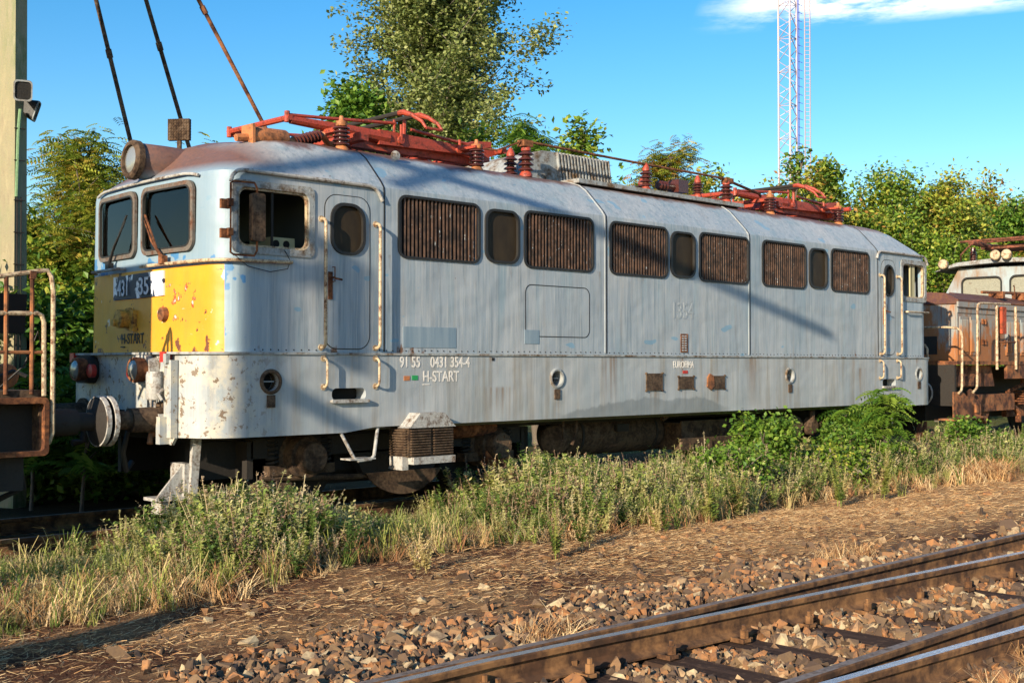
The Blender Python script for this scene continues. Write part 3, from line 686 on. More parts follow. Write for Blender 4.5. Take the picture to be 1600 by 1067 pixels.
# U-shaped footstep
for x0, x1 in ((-5.60, -5.10), (5.15, 5.60)):
    fs = MB().tube([(x0, .02, .90), (x0 + .14, -.05, .60), (x0 + .19, -.06, .565), (x1 - .15, -.06, .575), (x1 - .10, -.05, .61), (x1, .02, .90)], .018, 8).box(x0 + .08, x1 - .1, -.08, .10, .575, .59)
    fs.box(x0 - .06, x0 + .06, -.0, .08, .895, .905).box(x1 - .06, x1 + .08, -.0, .08, .895, .905).build('footstep', 'white', loco)
# tank, battery box, air cylinders
MB().lathe((-1.75, .85, .63), (1, 0, 0), [(0, .02), (.02, .15), (.07, .24), (.15, .28), (2.05, .28), (2.12, .24), (2.17, .15), (2.19, .02)], 26).build('air_reservoir', 'grime', loco)
tb = MB()
for x in (-1.35, .15): MB().lathe((x, .85, .63), (1, 0, 0), [(0, .29), (.04, .29)], 26).build('reservoir_strap', 'dark', loco)
tb.box(-.72, -.48, .52, .58, .66, .76).build('reservoir_plate', 'dark', loco)
bt = MB().box(.42, 1.75, .34, .9, .36, .74)
bt.box(.40, 1.77, .32, .35, .74, .77).box(.36, 1.80, .30, .36, .50, .53).prism([(.34, 0, .36), (1.80, 0, .36), (1.77, 0, .50), (.40, 0, .50)], (0, .30, 0), (0, .34, 0))
for i in range(5): bt.lathe((.66 + .21 * i, .34, .64), (0, -1, 0), [(0, .035), (.012, .028)], 10)
for i in range(3): bt.box(.55 + .42 * i, .62 + .42 * i, .28, .30, .37, .47)
bt.tube([(.0, .35, .80), (.1, .32, .87), (.5, .32, .88)], .035, 8).build('battery_box', 'grime', loco, 0)
MB().lathe((-3.75, .42, .80), (1, 0, .03), [(0, .03), (.02, .08), (.05, .10), (.60, .11), (.66, .09), (.68, .04)], 18).lathe((-3.08, .42, .50), (0, -1, 0), [(0, .20), (.10, .20), (.12, .16)], 8).build('brake_cylinder', 'rust', loco)
MB().lathe((-1.92, .55, .60), (-.5, -1, 0), [(0, .2), (.06, .19), (.12, .12), (.14, .02)], 18).tube([(-1.98, .3, .92), (-2.0, .3, .62)], .018, 6).tube([(-1.75, .3, .92), (-1.78, .28, .70), (-1.86, .28, .55)], .022, 6).build('drain_valve', 'grime', loco)
MB().lathe((3.45, .25, .60), (0, -1, 0), [(0, .14), (.10, .14), (.13, .10)], 14).tube([(3.55, .2, .60), (3.75, .2, .60), (3.95, .3, .68), (4.6, .3, .80)], [.05, .05, .07, .07], 10).tube([(3.42, .15, .66), (3.42, .15, .86)], .045, 8).build('sanding_valve', 'grime', loco)
for x in (7.35, 7.55): MB().prism([(x, 0, .12), (x + .14, 0, .14), (x + .16, 0, .52), (x + .02, 0, .32)], (0, .46, 0), (0, .52, 0)).build('guard_iron', 'rust', loco, 0)

# ------------------------------------------------------------------ roof equipment
def insul(x, y, z, h, r, n, par, axis=(0, 0, 1), capmat='panred', name='insulator'):
    ax = Vector(axis).normalized(); prof = [(0, r * .55)]
    for i in range(n):
        a = h * (i + .1) / n; s = h / n
        prof += [(a, r * .55), (a + s * .15, r), (a + s * .35, r * .96), (a + s * .75, r * .52)]
    prof.append((h, r * .5))
    o = MB().lathe((x, y, z), ax, prof, 20).build(name, 'porcelain', par, 50)
    c = MB().lathe(Vector((x, y, z)) - ax * .07, ax, [(0, r * .8), (.04, r * .8), (.07, r * .6)], 16); c.build('insulator_cap', capmat, par); c = MB()
    c.lathe(Vector((x, y, z)) + ax * h, ax, [(0, r * .6), (.03, r * .62), (.06, r * .5), (.11, r * .2)], 16); c.build('insulator_cap', capmat, par)
    return o
def pantograph(ox, first=True):
    """folded pantograph: ox moves it along the roof"""
    p = bpy.data.objects.new('pantograph', None); COL.objects.link(p); p.parent = loco; p.location = (ox, 0, 0)
    def L(q): return q
    pm = 'panred'
    class _P: pass
    # parts are modelled at the first pantograph's place, the parent carries the offset
    def bld(mb, nm, mat): 
        o = mb.build(nm, mat, None); o.parent = p; o.location = (0, -1.5, 0); return o
    fr2 = MB()
    for y in (1.0, 2.0): fr2.box(-4.9, -2.75, y - .05, y + .05, 4.03, 4.12)
    fr2.box(-4.9, -4.78, .62, 2.38, 4.04, 4.13).box(-2.95, -2.83, .75, 2.25, 4.05, 4.13)
    fr2.prism([(-5.0, 0, 4.02), (-3.9, 0, 4.02), (-3.5, 0, 4.12), (-3.7, 0, 4.2), (-4.9, 0, 4.16)], (0, .92, 0), (0, 1.06, 0))
    bld(fr2, 'base_frame', pm)
    lo = MB()
    for y, dz in ((.90, 0), (2.10, .02)):
        lo.tube([(-5.62, y, 4.20 + dz), (-4.9, y, 4.19 + dz), (-4.3, y, 4.17 + dz)], [.045, .062, .075], 10)
        lo.prism([(-4.45, 0, 4.08), (-2.75, 0, 4.13), (-2.62, 0, 4.17), (-2.62, 0, 4.22), (-2.8, 0, 4.25), (-3.2, 0, 4.22), (-4.45, 0, 4.25)], (0, y - .05, 0), (0, y + .05, 0))
        for xx in (-4.15, -3.25): lo.lathe((xx, y - .05, 4.16), (0, -1, 0), [(0, .05), (.03, .045)], 12)
        lo.tube([(-4.15, y - .07, 4.16), (-4.15, y - .07, 4.34)], .018, 6)
        lo.tube([(-3.25, y - .07, 4.16), (-3.25, y - .07, 4.28)], .018, 6)
    lo.tube([(-5.64, .86, 4.22), (-5.64, 2.14, 4.24)], .035, 8)
    bld(lo, 'lower_arm', pm)
    up = MB()
    for y in (.90, 2.10):
        up.tube([(-5.66, y, 4.25), (-5.2, y, 4.28), (-4.18, y, 4.36)], .019, 7)
        up.tube([(-3.95, y, 4.32), (-3.3, y, 4.27), (-2.65, y, 4.25)], .019, 7)
        up.lathe((-5.66, y, 4.17), (0, 0, 1), [(0, .03), (.12, .03)], 8)
        up.prism([(-3.2, 0, 4.20), (-3.0, 0, 4.30), (-2.7, 0, 4.33), (-2.7, 0, 4.26), (-3.0, 0, 4.22), (-3.1, 0, 4.16)], (0, y - .04, 0), (0, y + .04, 0))
    up.lathe((-5.66, .9, 4.25), (0, 0, 1), [(-.07, .02), (.02, .03)], 8)
    up.tube([(-2.62, .70, 4.21), (-2.62, 2.3, 4.21)], .04, 8)
    for y in (.9, 2.1): up.tube([(-4.05, y, 4.12), (-4.05, y, 4.42)], .022, 6).tube([(-4.2, y, 4.2), (-4.2, y, 4.40)], .016, 6)
    bld(up, 'upper_arm', pm)
    hd = MB()
    for x in (-4.22, -3.98): hd.tube([(x, .78, 4.46), (x, 2.22, 4.46)], .028, 8)
    bld(hd, 'contact_strip', 'dark')
    for s_ in (1, -1):
        hn = MB()
        for x in (-4.22, -3.98):
            q = [(x, 1.5 - s_ * .72, 4.46), (x, 1.5 - s_ * .80, 4.455), (x + .03, 1.5 - s_ * .92, 4.41), (x + .06, 1.5 - s_ * 1.06, 4.32), (x + .07, 1.5 - s_ * 1.12, 4.24)]
            hn.tube(q, [.034, .034, .026, .02, .016], 8)
        hn.tube([(-4.15, 1.5 - s_ * 1.12, 4.24), (-3.91, 1.5 - s_ * 1.12, 4.24)], .016, 6); bld(hn, 'head_horn', pm)
    sp = MB()
    for y in (1.2, 1.8): sp.tube([(-4.7 + .04 * math.cos(t), y + .04 * math.sin(t), 0) if False else (-4.7 + t * .02, y + .04 * math.sin(t * 1.3), 4.06 + .04 * math.cos(t * 1.3)) for t in range(50)], .008, 5)
    bld(sp, 'raising_spring', 'dark')
    for x, y in ((-5.16, .60), (-3.18, .60), (-5.16, 2.40), (-3.18, 2.40)):
        for nm in (0,):
            r = .095; h = .22; prof = [(0, r * .55)]
            for i in range(5):
                a = h * (i + .1) / 5; s = h / 5; prof += [(a, r * .6), (a + s * .2, r), (a + s * .45, r * .95), (a + s * .8, r * .6)]
            prof.append((h, r * .5)); bld(MB().lathe((x, y, 3.93), (0, 0, 1), prof, 18), 'insulator', 'porcelain')
            bld(MB().lathe((x, y, 3.84), (0, 0, 1), [(0, .085), (.05, .085), (.09, .06)], 14), 'insulator_cap', 'panorange'); bld(MB().lathe((x, y, 4.15), (0, 0, 1), [(0, .06), (.02, .065), (.05, .065), (.06, .03), (.11, .022)], 14), 'insulator_cap', 'panorange')
    bld(MB().box(-5.2, -5.1, .6, 2.4, 4.10, 4.15), 'cross_beam', pm); bld(MB().box(-3.25, -3.1, .55, 2.45, 4.15, 4.18), 'cross_beam', pm)
    return p
p1 = pantograph(0); p2 = pantograph(8.13)
tk = MB().lathe((-6.30, .62, 3.90), (1, 0, .03), [(0, .06), (.01, .095), (.06, .10), (.42, .10), (.44, .09)], 20).box(-6.32, -6.29, .51, .73, 3.80, 4.01)
tk.tube([(-6.45, .62, 3.86), (-6.30, .62, 3.88)], .04, 8).build('air_cylinder', 'panorange', loco)
o = MB(); prof = [(0, .04)]
for i in range(8): prof += [(.01 + i * .045, .045), (.02 + i * .045, .068), (.035 + i * .045, .045)]
prof.append((.38, .04)); o.lathe((-5.77, .62, 3.90), (1, 0, .34), prof, 16).build('air_hose_insulator', 'porcelain', loco)
MB().lathe((-5.83, .62, 3.88), (1, 0, .34), [(0, .055), (.07, .05)], 12).build('air_fitting', 'panorange', loco); MB().tube([(-5.40, .62, 4.03), (-5.2, .8, 3.98), (-4.9, 1.0, 4.03)], .035, 8).build('air_pipe', 'panorange', loco)
MB().lathe((-4.62, .35, 3.86), (-.3, -1, 0), [(0, .05), (.02, .055), (.03, .02)], 14).build('whistle', 'white', loco)
# base insulators and busbar
for (x, y, z, h, r) in ((-2.33, .62, 3.97, .26, .10), (-2.28, .95, 3.97, .24, .09), (.0, .62, 4.02, .22, .085), (1.14, .60, 4.03, .16, .08), (1.86, .62, 4.02, .22, .10), (.6, 1.2, 4.02, .15, .09), (-2.9, 1.9, 3.97, .25, .07), (-.6, 1.6, 4.02, .2, .09)):
    insul(x, y, z, h, r, 4, loco, capmat='panred')
bb = MB().tube([(-2.45, .62, 4.33), (-2.33, .62, 4.35), (.0, .62, 4.33), (1.86, .62, 4.33), (1.95, .62, 4.30)], .017, 7).tube([(1.95, .62, 4.30), (2.9, .75, 4.22), (3.0, .8, 4.2)], .022, 7).tube([(-2.4, .62, 4.34), (-2.75, .7, 4.2), (-2.95, .75, 4.2)], .012, 6)
bb.box(1.80, 1.98, .57, .67, 4.26, 4.34).box(-2.42, -2.26, .56, .68, 4.28, 4.36).build('roof_busbar', 'rust', loco)
MB().lathe((.35, .7, 4.09), (1, 0, 0), [(0, .05), (.03, .07), (.06, .05), (.10, .07), (.13, .05), (.17, .07), (.2, .05), (.36, .05)], 14).box(.70, .92, .6, .8, 4.02, 4.20).build('circuit_breaker', 'porcelain', loco)
# cooling shroud with ribs
pl = MB().box(-1.55, 2.05, .44, 2.5, 3.90, 3.955).build('roof_platform', 'greybox', loco, 0)
shp = [(-2.12, 4.0), (-2.06, 4.14), (-1.95, 4.27), (-1.80, 4.335), (-1.45, 4.345), (-.68, 4.345), (-.58, 4.25), (-.50, 3.97), (-2.12, 3.95)]
MB().prism([(a, 0, b) for a, b in shp], (0, .86, 0), (0, 2.2, 0)).build('cooler_shroud', 'greybox', loco, 0)
rb = MB()
for i in range(17):
    x = -1.55 + i * .062; rb.prism([(x, 0, 4.34), (x + .022, 0, 4.34), (x + .022 + .06, 0, 3.97), (x + .06, 0, 3.97)], (0, .82, 0), (0, .86, 0))
rb.build('cooler_ribs', 'greybox', loco, 0)
rb = MB()
for i in range(16):
    x = -1.525 + i * .062; rb.prism([(x, 0, 4.33), (x + .035, 0, 4.33), (x + .035 + .06, 0, 3.98), (x + .06, 0, 3.98)], (0, .857, 0), (0, .862, 0))
rb.build('cooler_slots', 'void', loco, 0)

# ------------------------------------------------------------------ left neighbour: end platform of a rusty shunting locomotive
lf = thing('shunting_locomotive', (-12.4, 1.5, 0), 'rusty dark locomotive end platform with bent handrails at the left edge of the photo', 'locomotive')
m = MB().box(-18.5, -8.47, .47, 2.53, 1.27, 1.33)                                     # deck
m.box(-8.50, -8.44, .47, 2.53, .76, 1.27)
m.build('deck', 'grime', lf, 0)
m = MB().ring([(p[0], 0, p[2]) for p in rr(-9.50, -8.475, .80, 1.215, .03)], [(p[0], 0, p[2]) for p in rr(-9.55, -8.435, .755, 1.27, .05)], (0, .12, 0))
for i in range(len(m.v)): m.v[i] = (m.v[i][0], m.v[i][1] + .40, m.v[i][2])
m.build('step_frame', 'rust', lf)
MB().box(-9.52, -8.47, .62, .64, .78, 1.25).build('step_back', 'dark', lf, 0)
MB().box(-18, -9.95, .02, 2.98, 1.05, 1.60).box(-18, -10.95, .05, 2.95, 1.6, 3.92).box(-18.2, -9.7, .6, 2.4, .35, 1.2).build('hood', 'dark', lf, 0)
MB().prism([(-9.4, .9, 1.84), (-8.46, .9, 1.84), (-8.44, .9, 2.2), (-9.4, .9, 2.2)], (0, 0, 0), (0, .04, 0)).build('black_panel', 'void', lf, 0)
hr = MB().tube([(-9.6, .45, 2.20), (-8.85, .45, 2.32), (-8.50, .45, 2.385), (-8.44, .45, 2.39), (-8.41, .44, 2.34), (-8.395, .43, 2.2), (-8.395, .43, 1.5), (-8.395, .43, .95), (-8.42, .44, .87), (-8.46, .46, .84)], .021, 8)
hr.build('handrail', 'cream', lf)
hr = MB().tube([(-9.5, .45, 1.99), (-8.65, .45, 2.005), (-8.53, .45, 2.01), (-8.49, .45, 1.99), (-8.47, .45, 1.93), (-8.465, .45, 1.28)], .021, 8); hr.build('handrail', 'cream', lf)
for x in (-8.80, -8.575): MB().tube([(x, .45, 2.35 if x > -8.7 else 2.32), (x, .45, 1.30)], .02, 8).build('stanchion', 'rustorange', lf)
MB().tube([(-9.5, .45, 1.66), (-8.47, .45, 1.665)], .016, 6).box(-8.60, -8.55, .42, .48, 2.31, 2.38).build('middle_rail', 'rustorange', lf)
MB().lathe((-8.56, 1.1, 1.45), (-.3, -1, 0), [(0, .12), (.08, .11), (.1, .06)], 14).build('tail_lamp_box', 'rustorange', lf)
MB().tube([(-8.8, .6, 1.35), (-8.6, .55, 1.55), (-8.5, .5, 1.85), (-8.47, .46, 1.6)], .008, 5).tube([(-8.9, .9, 1.36), (-8.6, .8, 1.5), (-8.5, .75, 1.45)], .02, 6).build('loose_cable', 'blackrub', lf)
for y in (.63, 2.38):
    b1 = MB().lathe((-8.44, y, 1.03), (1, 0, 0), [(0, .17), (.03, .17), (.03, .13), (.34, .12), (.34, .09), (.52, .085)], 22).build('buffer', 'dark', lf)
    bh = MB().lathe((-8.44, y, 1.03), (1, 0, 0), [(.50, .10), (.545, .225), (.59, .225), (.60, 0)], 30).build('buffer_head', 'dark', b1)
    MB().lathe((-8.44, y, 1.03), (1, 0, 0), [(.54, .226), (.543, .238), (.585, .238), (.588, .226)], 30, False).build('buffer_rim', 'white', lf)
MB().box(-18, -8.6, .55, .62, .45, .76).box(-9.2, -9.0, .4, .6, .1, .7).tube([(-8.6, .7, .75), (-8.5, .8, .45), (-8.8, .9, .3)], .03, 6).build('underframe', 'dark', lf)
for x in (-9.7, -12.0, -14.5, -17):
    MB().lathe((x, .72, .5), (0, 1, 0), [(0, .49), (.06, .50), (.13, .52), (.13, .1), (1.45, .1), (1.45, .52), (1.5, .5)], 30).build('wheel_set', 'dark', lf)

# ------------------------------------------------------------------ right neighbour: rusty centre-cab locomotive
rl = thing('centre_cab_locomotive', (12.5, 1.5, 0), 'rust streaked locomotive with low hood, white handrails and pale blue cab, at right', 'locomotive')
g = G('rusty_hood_paint'); z = g.xyz()[2]; n1 = g.noise(3.2, (1, 1, .35), 7, .68); n2_ = g.noise(14, (1, 1, .12), 5, .65); n3 = g.noise(22, detail=5)
c = g.mix(n1.step(.35, .6), (.22, .26, .27), (.34, .27, .20))
c = g.mix((n1 + z.step(2.5, 1.5) * .24).step(.52, .62), c, (.34, .13, .04)); c = g.mix(n2_.step(.50, .68) * .8, c, (.26, .11, .045))
M['hood'] = g.done(c, .65, bump=n3, bstr=.3, bdist=.01)
g = G('pale_cab_paint'); n1 = g.noise(4, (1, 1, .3), 6, .65)
M['cabblue'] = g.done(g.mix(n1.step(.42, .66), (.31, .37, .39), (.24, .15, .09)), .55)
M['hoodroof'] = paint('dark_red_roof', (.10, .035, .03), .42, .7, (.22, .10, .05))
HX = 9.2
m = MB().box(HX, 20, .60, 2.40, 1.62, 2.72).box(HX + .0, 20, .585, .6, 2.55, 2.72); m.build('hood', 'hood', rl, 0)
roof = [(.56, 2.72), (.56, 2.80), (.80, 2.93), (1.5, 2.99), (2.2, 2.93), (2.44, 2.80), (2.44, 2.72)]
MB().prism([(HX - .04, a, b) for a, b in roof], (0, 0, 0), (3.9, 0, 0)).prism([(HX + .9, .70, 2.88), (HX + .9, 1.2, 3.00), (HX + .9, 1.2, 2.9)], (0, 0, 0), (2.5, 0, 0)).build('hood_roof', 'hoodroof', rl, 0)
MB().box(HX - .05, 13.2, .55, .585, 2.66, 2.76).build('hood_gutter', 'hood', rl, 0)
# louvre doors: vertical ribs, hinges
for (a, b) in ((9.28, 9.62), (9.72, 10.10), (11.3, 11.9), (12.0, 12.6)):
    dr = MB().box(a, b, .580, .5995, 1.74, 2.48).build('louvre_door', 'hood', rl, 0); q = MB(); k = int((b - a) / .045)
    for i in range(k): q.box(a + .02 + i * .045, a + .042 + i * .045, .562, .58, 1.80, 2.42)
    q.build('door_ribs', 'hood', dr, 0)
for x in (10.22, 10.34, 10.9, 11.2):
    q = MB()
    for zz in (1.95, 2.35): MB().box(x, x + .04, .56, .6, zz, zz + .10).build('door_hinge', 'rust', rl, 0)
MB().box(HX - .02, HX, .62, 2.38, 1.64, 2.70).build('hood_end', 'hood', rl, 0)
MB().box(HX - .035, HX - .02, 1.0, 2.2, 1.75, 2.1).build('end_grille', 'dark', rl, 0)
MB().box(8.05, 20, .05, 2.95, 1.55, 1.62).box(10.15, 20, .06, .12, 1.28, 1.55).build('deck', 'rustorange', rl, 0)
MB().box(8.05, 8.12, .1, 2.9, .8, 1.549).build('end_beam', 'dark', rl, 0)  # dark in place of rust orange, so the colour carries the shade here
MB().prism([(8.25, 0, 1.14), (9.9, 0, 1.14), (9.75, 0, 1.54), (8.25, 0, 1.54)], (0, .20, 0), (0, .28, 0)).box(8.2, 8.95, .16, .2, 1.16, 1.34).build('side_plate', 'rustorange', rl, 0)
MB().prism([(7.86, 0, .56), (8.55, 0, .56), (8.55, 0, .88), (8.20, 0, 1.06), (7.86, 0, 1.06)], (0, .02, 0), (0, .05, 0)).box(7.86, 8.55, .02, .4, .54, .57).build('step_plate', 'rustorange', rl, 0)
MB().prism([(8.62, 0, .56), (9.15, 0, .56), (9.15, 0, .88), (8.75, 0, 1.10), (8.60, 0, 1.06)], (0, .12, 0), (0, .15, 0)).box(8.55, 9.15, .02, .15, .56, .59).box(8.88, 8.96, .08, .12, .66, .84).build('step_plate', 'rustorange', rl, 0)
MB().box(9.35, 10.9, .25, .9, .66, .98).prism([(9.5, 0, .66), (9.9, 0, .66), (9.75, 0, .42)], (0, .3, 0), (0, .5, 0)).build('sand_box', 'rustorange', rl, 0)
q = MB()
for i in range(6): q.lathe((11.6, .45, .75 + i * .05), (0, 0, 1), [(0, .16), (.03, .16)], 14)
q.box(11.1, 12.2, .5, .6, .5, .95).tube([(11.0, .4, .8), (11.3, .35, .6), (11.3, .35, .4)], .06, 8).tube([(10.9, .4, 1.0), (11.4, .3, 1.15), (11.5, .35, 1.28)], .04, 8).build('spring_stack', 'rust', rl)
MB().box(8.3, 20, .8, 2.2, .5, 1.5).build('underframe', 'dark', rl, 0)
for x in (10.3, 12.8, 15.5): MB().lathe((x, .72, .55), (0, 1, 0), [(0, .53), (.06, .55), (.13, .57), (.13, .1), (1.45, .1), (1.45, .57), (1.5, .55)], 30).build('wheel_set', 'dark', rl)
def hrail(pts, r=.022, mat='cream'): MB().tube(pts, r, 8).build('handrail', mat, rl)
hrail([(8.16, .9, 2.24), (8.16, .3, 2.24), (8.16, .10, 2.22), (8.16, .03, 2.16), (8.15, 0, 2.05), (8.13, 0, 1.15), (8.10, 0, 1.08), (8.0, 0, 1.04)])
hrail([(8.2, 1.6, 1.95), (8.2, .85, 1.95), (8.2, .75, 1.92), (8.2, .7, 1.85), (8.2, .7, 1.25)])
hrail([(10.2, .02, 2.72), (9.0, 0, 2.70), (8.85, 0, 2.69), (8.79, 0, 2.66), (8.77, 0, 2.58), (8.74, 0, 1.20), (8.72, 0, 1.12), (8.60, .02, 1.04)])
for x in (9.62, 10.45): hrail([(x, .02, 2.68), (x, .02, 1.46)], .026)
hrail([(9.62, .02, 1.98), (10.45, .02, 1.99)], .016, 'rustorange'); hrail([(9.9, .1, 2.66), (9.9, .1, 1.65)], .024, 'rust')
hrail([(10.2, .02, 2.72), (11.6, .02, 2.74), (11.6, .02, 1.6)], .018, 'rust')
MB().prism(rr(9.82, 10.0, 2.14, 2.66, .02), (0, .0, 0), (0, .05, 0)).build('red_sign_plate', paint('faded_red', (.5, .07, .02), .4, .7), rl, 0)
# cab
m = MB().prism([(13.3, p, q_) for p, q_ in ((.10, 1.62), (2.90, 1.62), (2.90, 3.1), (2.55, 3.72), (.45, 3.72), (.10, 3.1))], (0, 0, 0), (3.4, 0, 0)).build('cab', 'cabblue', rl, 0)
cc = [MB().prism(rrx(a, b, 3.05, 3.52, .14, 13.2), (0, 0, 0), (.25, 0, 0)).build('c', 'cabblue', None, 0) for a, b in ((1.55, 2.48), (.42, 1.38))]
boolean(m, cc)
for a, b in ((1.55, 2.48), (.42, 1.38)):
    f_ = MB().ring(rrx(a + .03, b - .03, 3.08, 3.49, .11, 13.29), rrx(a, b, 3.05, 3.52, .14, 13.29), (-.02, 0, 0)).build('window_frame', 'blackrub', rl)
    MB().prism(rrx(a + .01, b - .01, 3.06, 3.51, .12, 13.34), (0, 0, 0), (.01, 0, 0)).build('window_blind', paint('dusty_blind', (.30, .29, .22), .3, .5), f_, 0)
MB().prism([(13.05, p, q_) for p, q_ in ((-.02, 3.66), (.5, 3.84), (1.5, 3.90), (2.5, 3.84), (3.02, 3.66), (2.5, 3.76), (1.5, 3.80), (.5, 3.76))], (0, 0, 0), (3.9, 0, 0)).build('cab_roof', 'greybox', rl, 0)
for y in (1.3, 1.55, 2.75): MB().lathe((13.1, y, 3.93 if y < 2 else 3.80), (-1, -.1, .1), [(0, .05), (.1, .10), (.2, .11), (.22, .09)], 16).build('cab_lamp', 'cream', rl)
q = MB()
for y in (.9, 2.1): q.tube([(13.0, y, 4.26), (14.0, y, 4.24), (15.6, y, 4.3)], [.05, .06, .05], 8)
q.box(13.9, 14.9, .7, 2.3, 4.18, 4.26).tube([(13.3, .5, 4.33), (13.3, 2.5, 4.33)], .03, 8).tube([(13.7, .5, 4.33), (13.7, 2.5, 4.33)], .03, 8).tube([(13.0, 2.1, 4.24), (12.9, 2.3, 4.0), (13.1, 2.4, 3.9)], .02, 6)
q.build('pantograph', paint('faded_red_oxide', (.26, .07, .035), .5, .7, (.12, .045, .02), (.18, .06, .03), 6), rl)
for (x, y) in ((13.5, 2.3), (14.0, .8), (14.2, 1.2), (14.8, .7)):
    prof = [(0, .05)]
    for i in range(5): prof += [(.01 + i * .05, .06), (.02 + i * .05, .10), (.035 + i * .05, .06)]
    MB().lathe((x, y, 3.86), (0, 0, 1), prof + [(.34, .05)], 14).build('insulator', 'porcelain', rl)
q = MB().tube([(10.8, .75, 3.0), (13.2, .7, 3.06)], .02, 6).tube([(11.0, .95, 3.03), (12.8, .85, 3.07)], .03, 6).tube([(12.0, .7, 3.0), (12.0, .72, 3.2), (12.15, .8, 3.2)], .012, 6).box(11.2, 11.3, .6, .9, 2.9, 3.04).box(12.3, 12.4, .6, .9, 2.9, 3.05); q.build('roof_pipes', 'rust', rl)

# ------------------------------------------------------------------ concrete pole with two floodlights
pole = thing('concrete_mast', (-7.3, 5, -.2), 'thick weathered concrete mast with two black floodlights and cable conduit, left edge', 'mast')
g = G('mossy_concrete'); n1 = g.noise(1.3, (1, 1, .4), 5, .6); n2_ = g.noise(12, (1, 1, .3), 6, .7); n3 = g.noise(30)
M['conc'] = g.done(g.mix(n1.step(.4, .62), g.mix(n2_.step(.3, .7), (.34, .29, .17), (.22, .18, .11)), g.mix(n2_.step(.4, .6), (.13, .16, .07), (.28, .26, .16))), .85, bump=n3 + n2_, bstr=.5, bdist=.01)
T = Matrix.Translation((-6.97, 5.27, 0)) @ Matrix.Rotation(R(18), 4, 'Z')
poly = [(-.095, -.25), (.085, -.25), (.095, -.24), (.095, .24), (.085, .25), (-.095, .25)]
m = MB(); v = [T @ Vector((a * s_, b * s_, z_)) for z_, s_ in ((-.3, 1.12), (4, 1.0), (11, .86)) for a, b in poly]
m.add(v, [(i + 6 * k, (i + 1) % 6 + 6 * k, (i + 1) % 6 + 6 * k + 6, i + 6 * k + 6) for k in (0, 1) for i in range(6)] + [tuple(range(6))[::-1], tuple(range(12, 18))])
m.build('mast_shaft', 'conc', pole, 0)
for (X0, Z0, A, B) in ((-.09, 4.98, 250, 1), (.12, 4.80, 330, 1)):
    q = T @ Vector((X0, -.38 if X0 < .1 else -.22, Z0)); Rm = Matrix.Translation(q) @ Matrix.Rotation(R(A + 90), 4, 'Z') @ Matrix.Rotation(R(18), 4, 'X')
    fl = MB(); fl.v = []; bx = rr(-.11, .11, -.13, .13, .05, 5)
    fl.prism([Rm @ Vector(p) for p in bx], (0, 0, 0), (0, 0, 0)) if False else None
    k = len(bx); vv = [Rm @ Vector((p[0], -.10, p[2])) for p in bx] + [Rm @ Vector((p[0] * .6, .12, p[2] * .6)) for p in bx]
    fl.add(vv, [tuple(range(k))[::-1], tuple(range(k, 2 * k))] + [(i, (i + 1) % k, k + (i + 1) % k, k + i) for i in range(k)])
    fo = fl.build('floodlight', 'blackrub', pole, 0)
    rg = MB().ring([Rm @ Vector((p[0] * .85, -.102, p[2] * .85)) for p in bx], [Rm @ Vector((p[0], -.102, p[2])) for p in bx], Rm.to_3x3() @ Vector((0, -.015, 0))); rg.build('floodlight_rim', 'greybox', fo, 0)
q0 = T @ Vector((-.05, -.29, 0))
MB().tube([(q0.x, q0.y, 4.75), (q0.x - .02, q0.y, 4.5), (q0.x - .04, q0.y, 3.65)], .022, 7).build('conduit', paint('green_conduit', (.18, .30, .14), .3, .6), pole)
m = MB()
for dx in (-.03, .02): m.tube([(q0.x + dx, q0.y, 3.65), (q0.x + dx, q0.y, 0)], .009, 5)
for zz in (3.6, 3.2, 2.8, 2.4, 2.0, 4.1, 4.5): m.box(q0.x - .07, q0.x + .06, q0.y - .015, q0.y + .01, zz, zz + .012)
m.build('clamped_cables', 'dark', pole, 0)

# three rusty stay rods running up to the left, anchored behind the locomotive
for k, (a, b, mat, lab) in enumerate(((( -4.956, 6, 4.704), (-5.491, 6, 6.66), 'grime', 'leftmost of the three slanting stay rods, dark brown, ending above the round headlamp'),
                                 ((-4.157, 6, 5.09), (-4.744, 6, 6.818), 'grime', 'middle one of three slanting stay rods, behind the rusty roof grid box'),
                                 ((-2.775, 6, 5.282), (-3.907, 6, 6.995), 'rustorange', 'rightmost and most slanted of the three stay rods, orange rust coloured'))):
    a, b = Vector(a), Vector(b); d = (b - a); foot = a + d * ((-.3 - a.z) / d.z); top = a + d * ((11 - a.z) / d.z)
    m = MB().tube([foot, top], .032, 8); ss = a + d * (.63 if k != 2 else .92); u = d.normalized(); m.tube([ss - u * .06, ss + u * .06], .045, 8)
    o = m.build('stay_rod', mat); tag(o, lab, 'rod', 'slanting stay rods above the cab')

# ------------------------------------------------------------------ lattice radio tower
tw = thing('lattice_tower', (140.8, 90, -.5), 'tall slender steel lattice radio tower with ladder rising behind the trees', 'tower')
g = G('galvanised'); M['galv'] = g.done((.44, .36, .38), .5, .2)
C0 = Vector((140.4, 90.4, 0)); rad = 1.55; H = 74
legs = [C0 + Vector((rad * math.cos(R(a)), rad * math.sin(R(a)), 0)) for a in (222, 342, 102)]
m = MB()
for p in legs: m.tube([p + Vector((0, 0, -1)), p + Vector((0, 0, H))], .15, 6)
m.build('tower_legs', 'galv', tw)
m = MB(); n = 44
for i in range(n):
    z0, z1 = H * i / n, H * (i + 1) / n
    for a, b in ((0, 1), (1, 2), (2, 0)):
        p, q = (legs[a], legs[b]) if i % 2 == 0 else (legs[b], legs[a]); m.tube([p + Vector((0, 0, z0)), q + Vector((0, 0, z1))], .06, 4, False)
        if i % 3 == 0: m.tube([legs[a] + Vector((0, 0, z0)), legs[b] + Vector((0, 0, z0))], .06, 4, False)
m.build('tower_bracing', 'galv', tw)
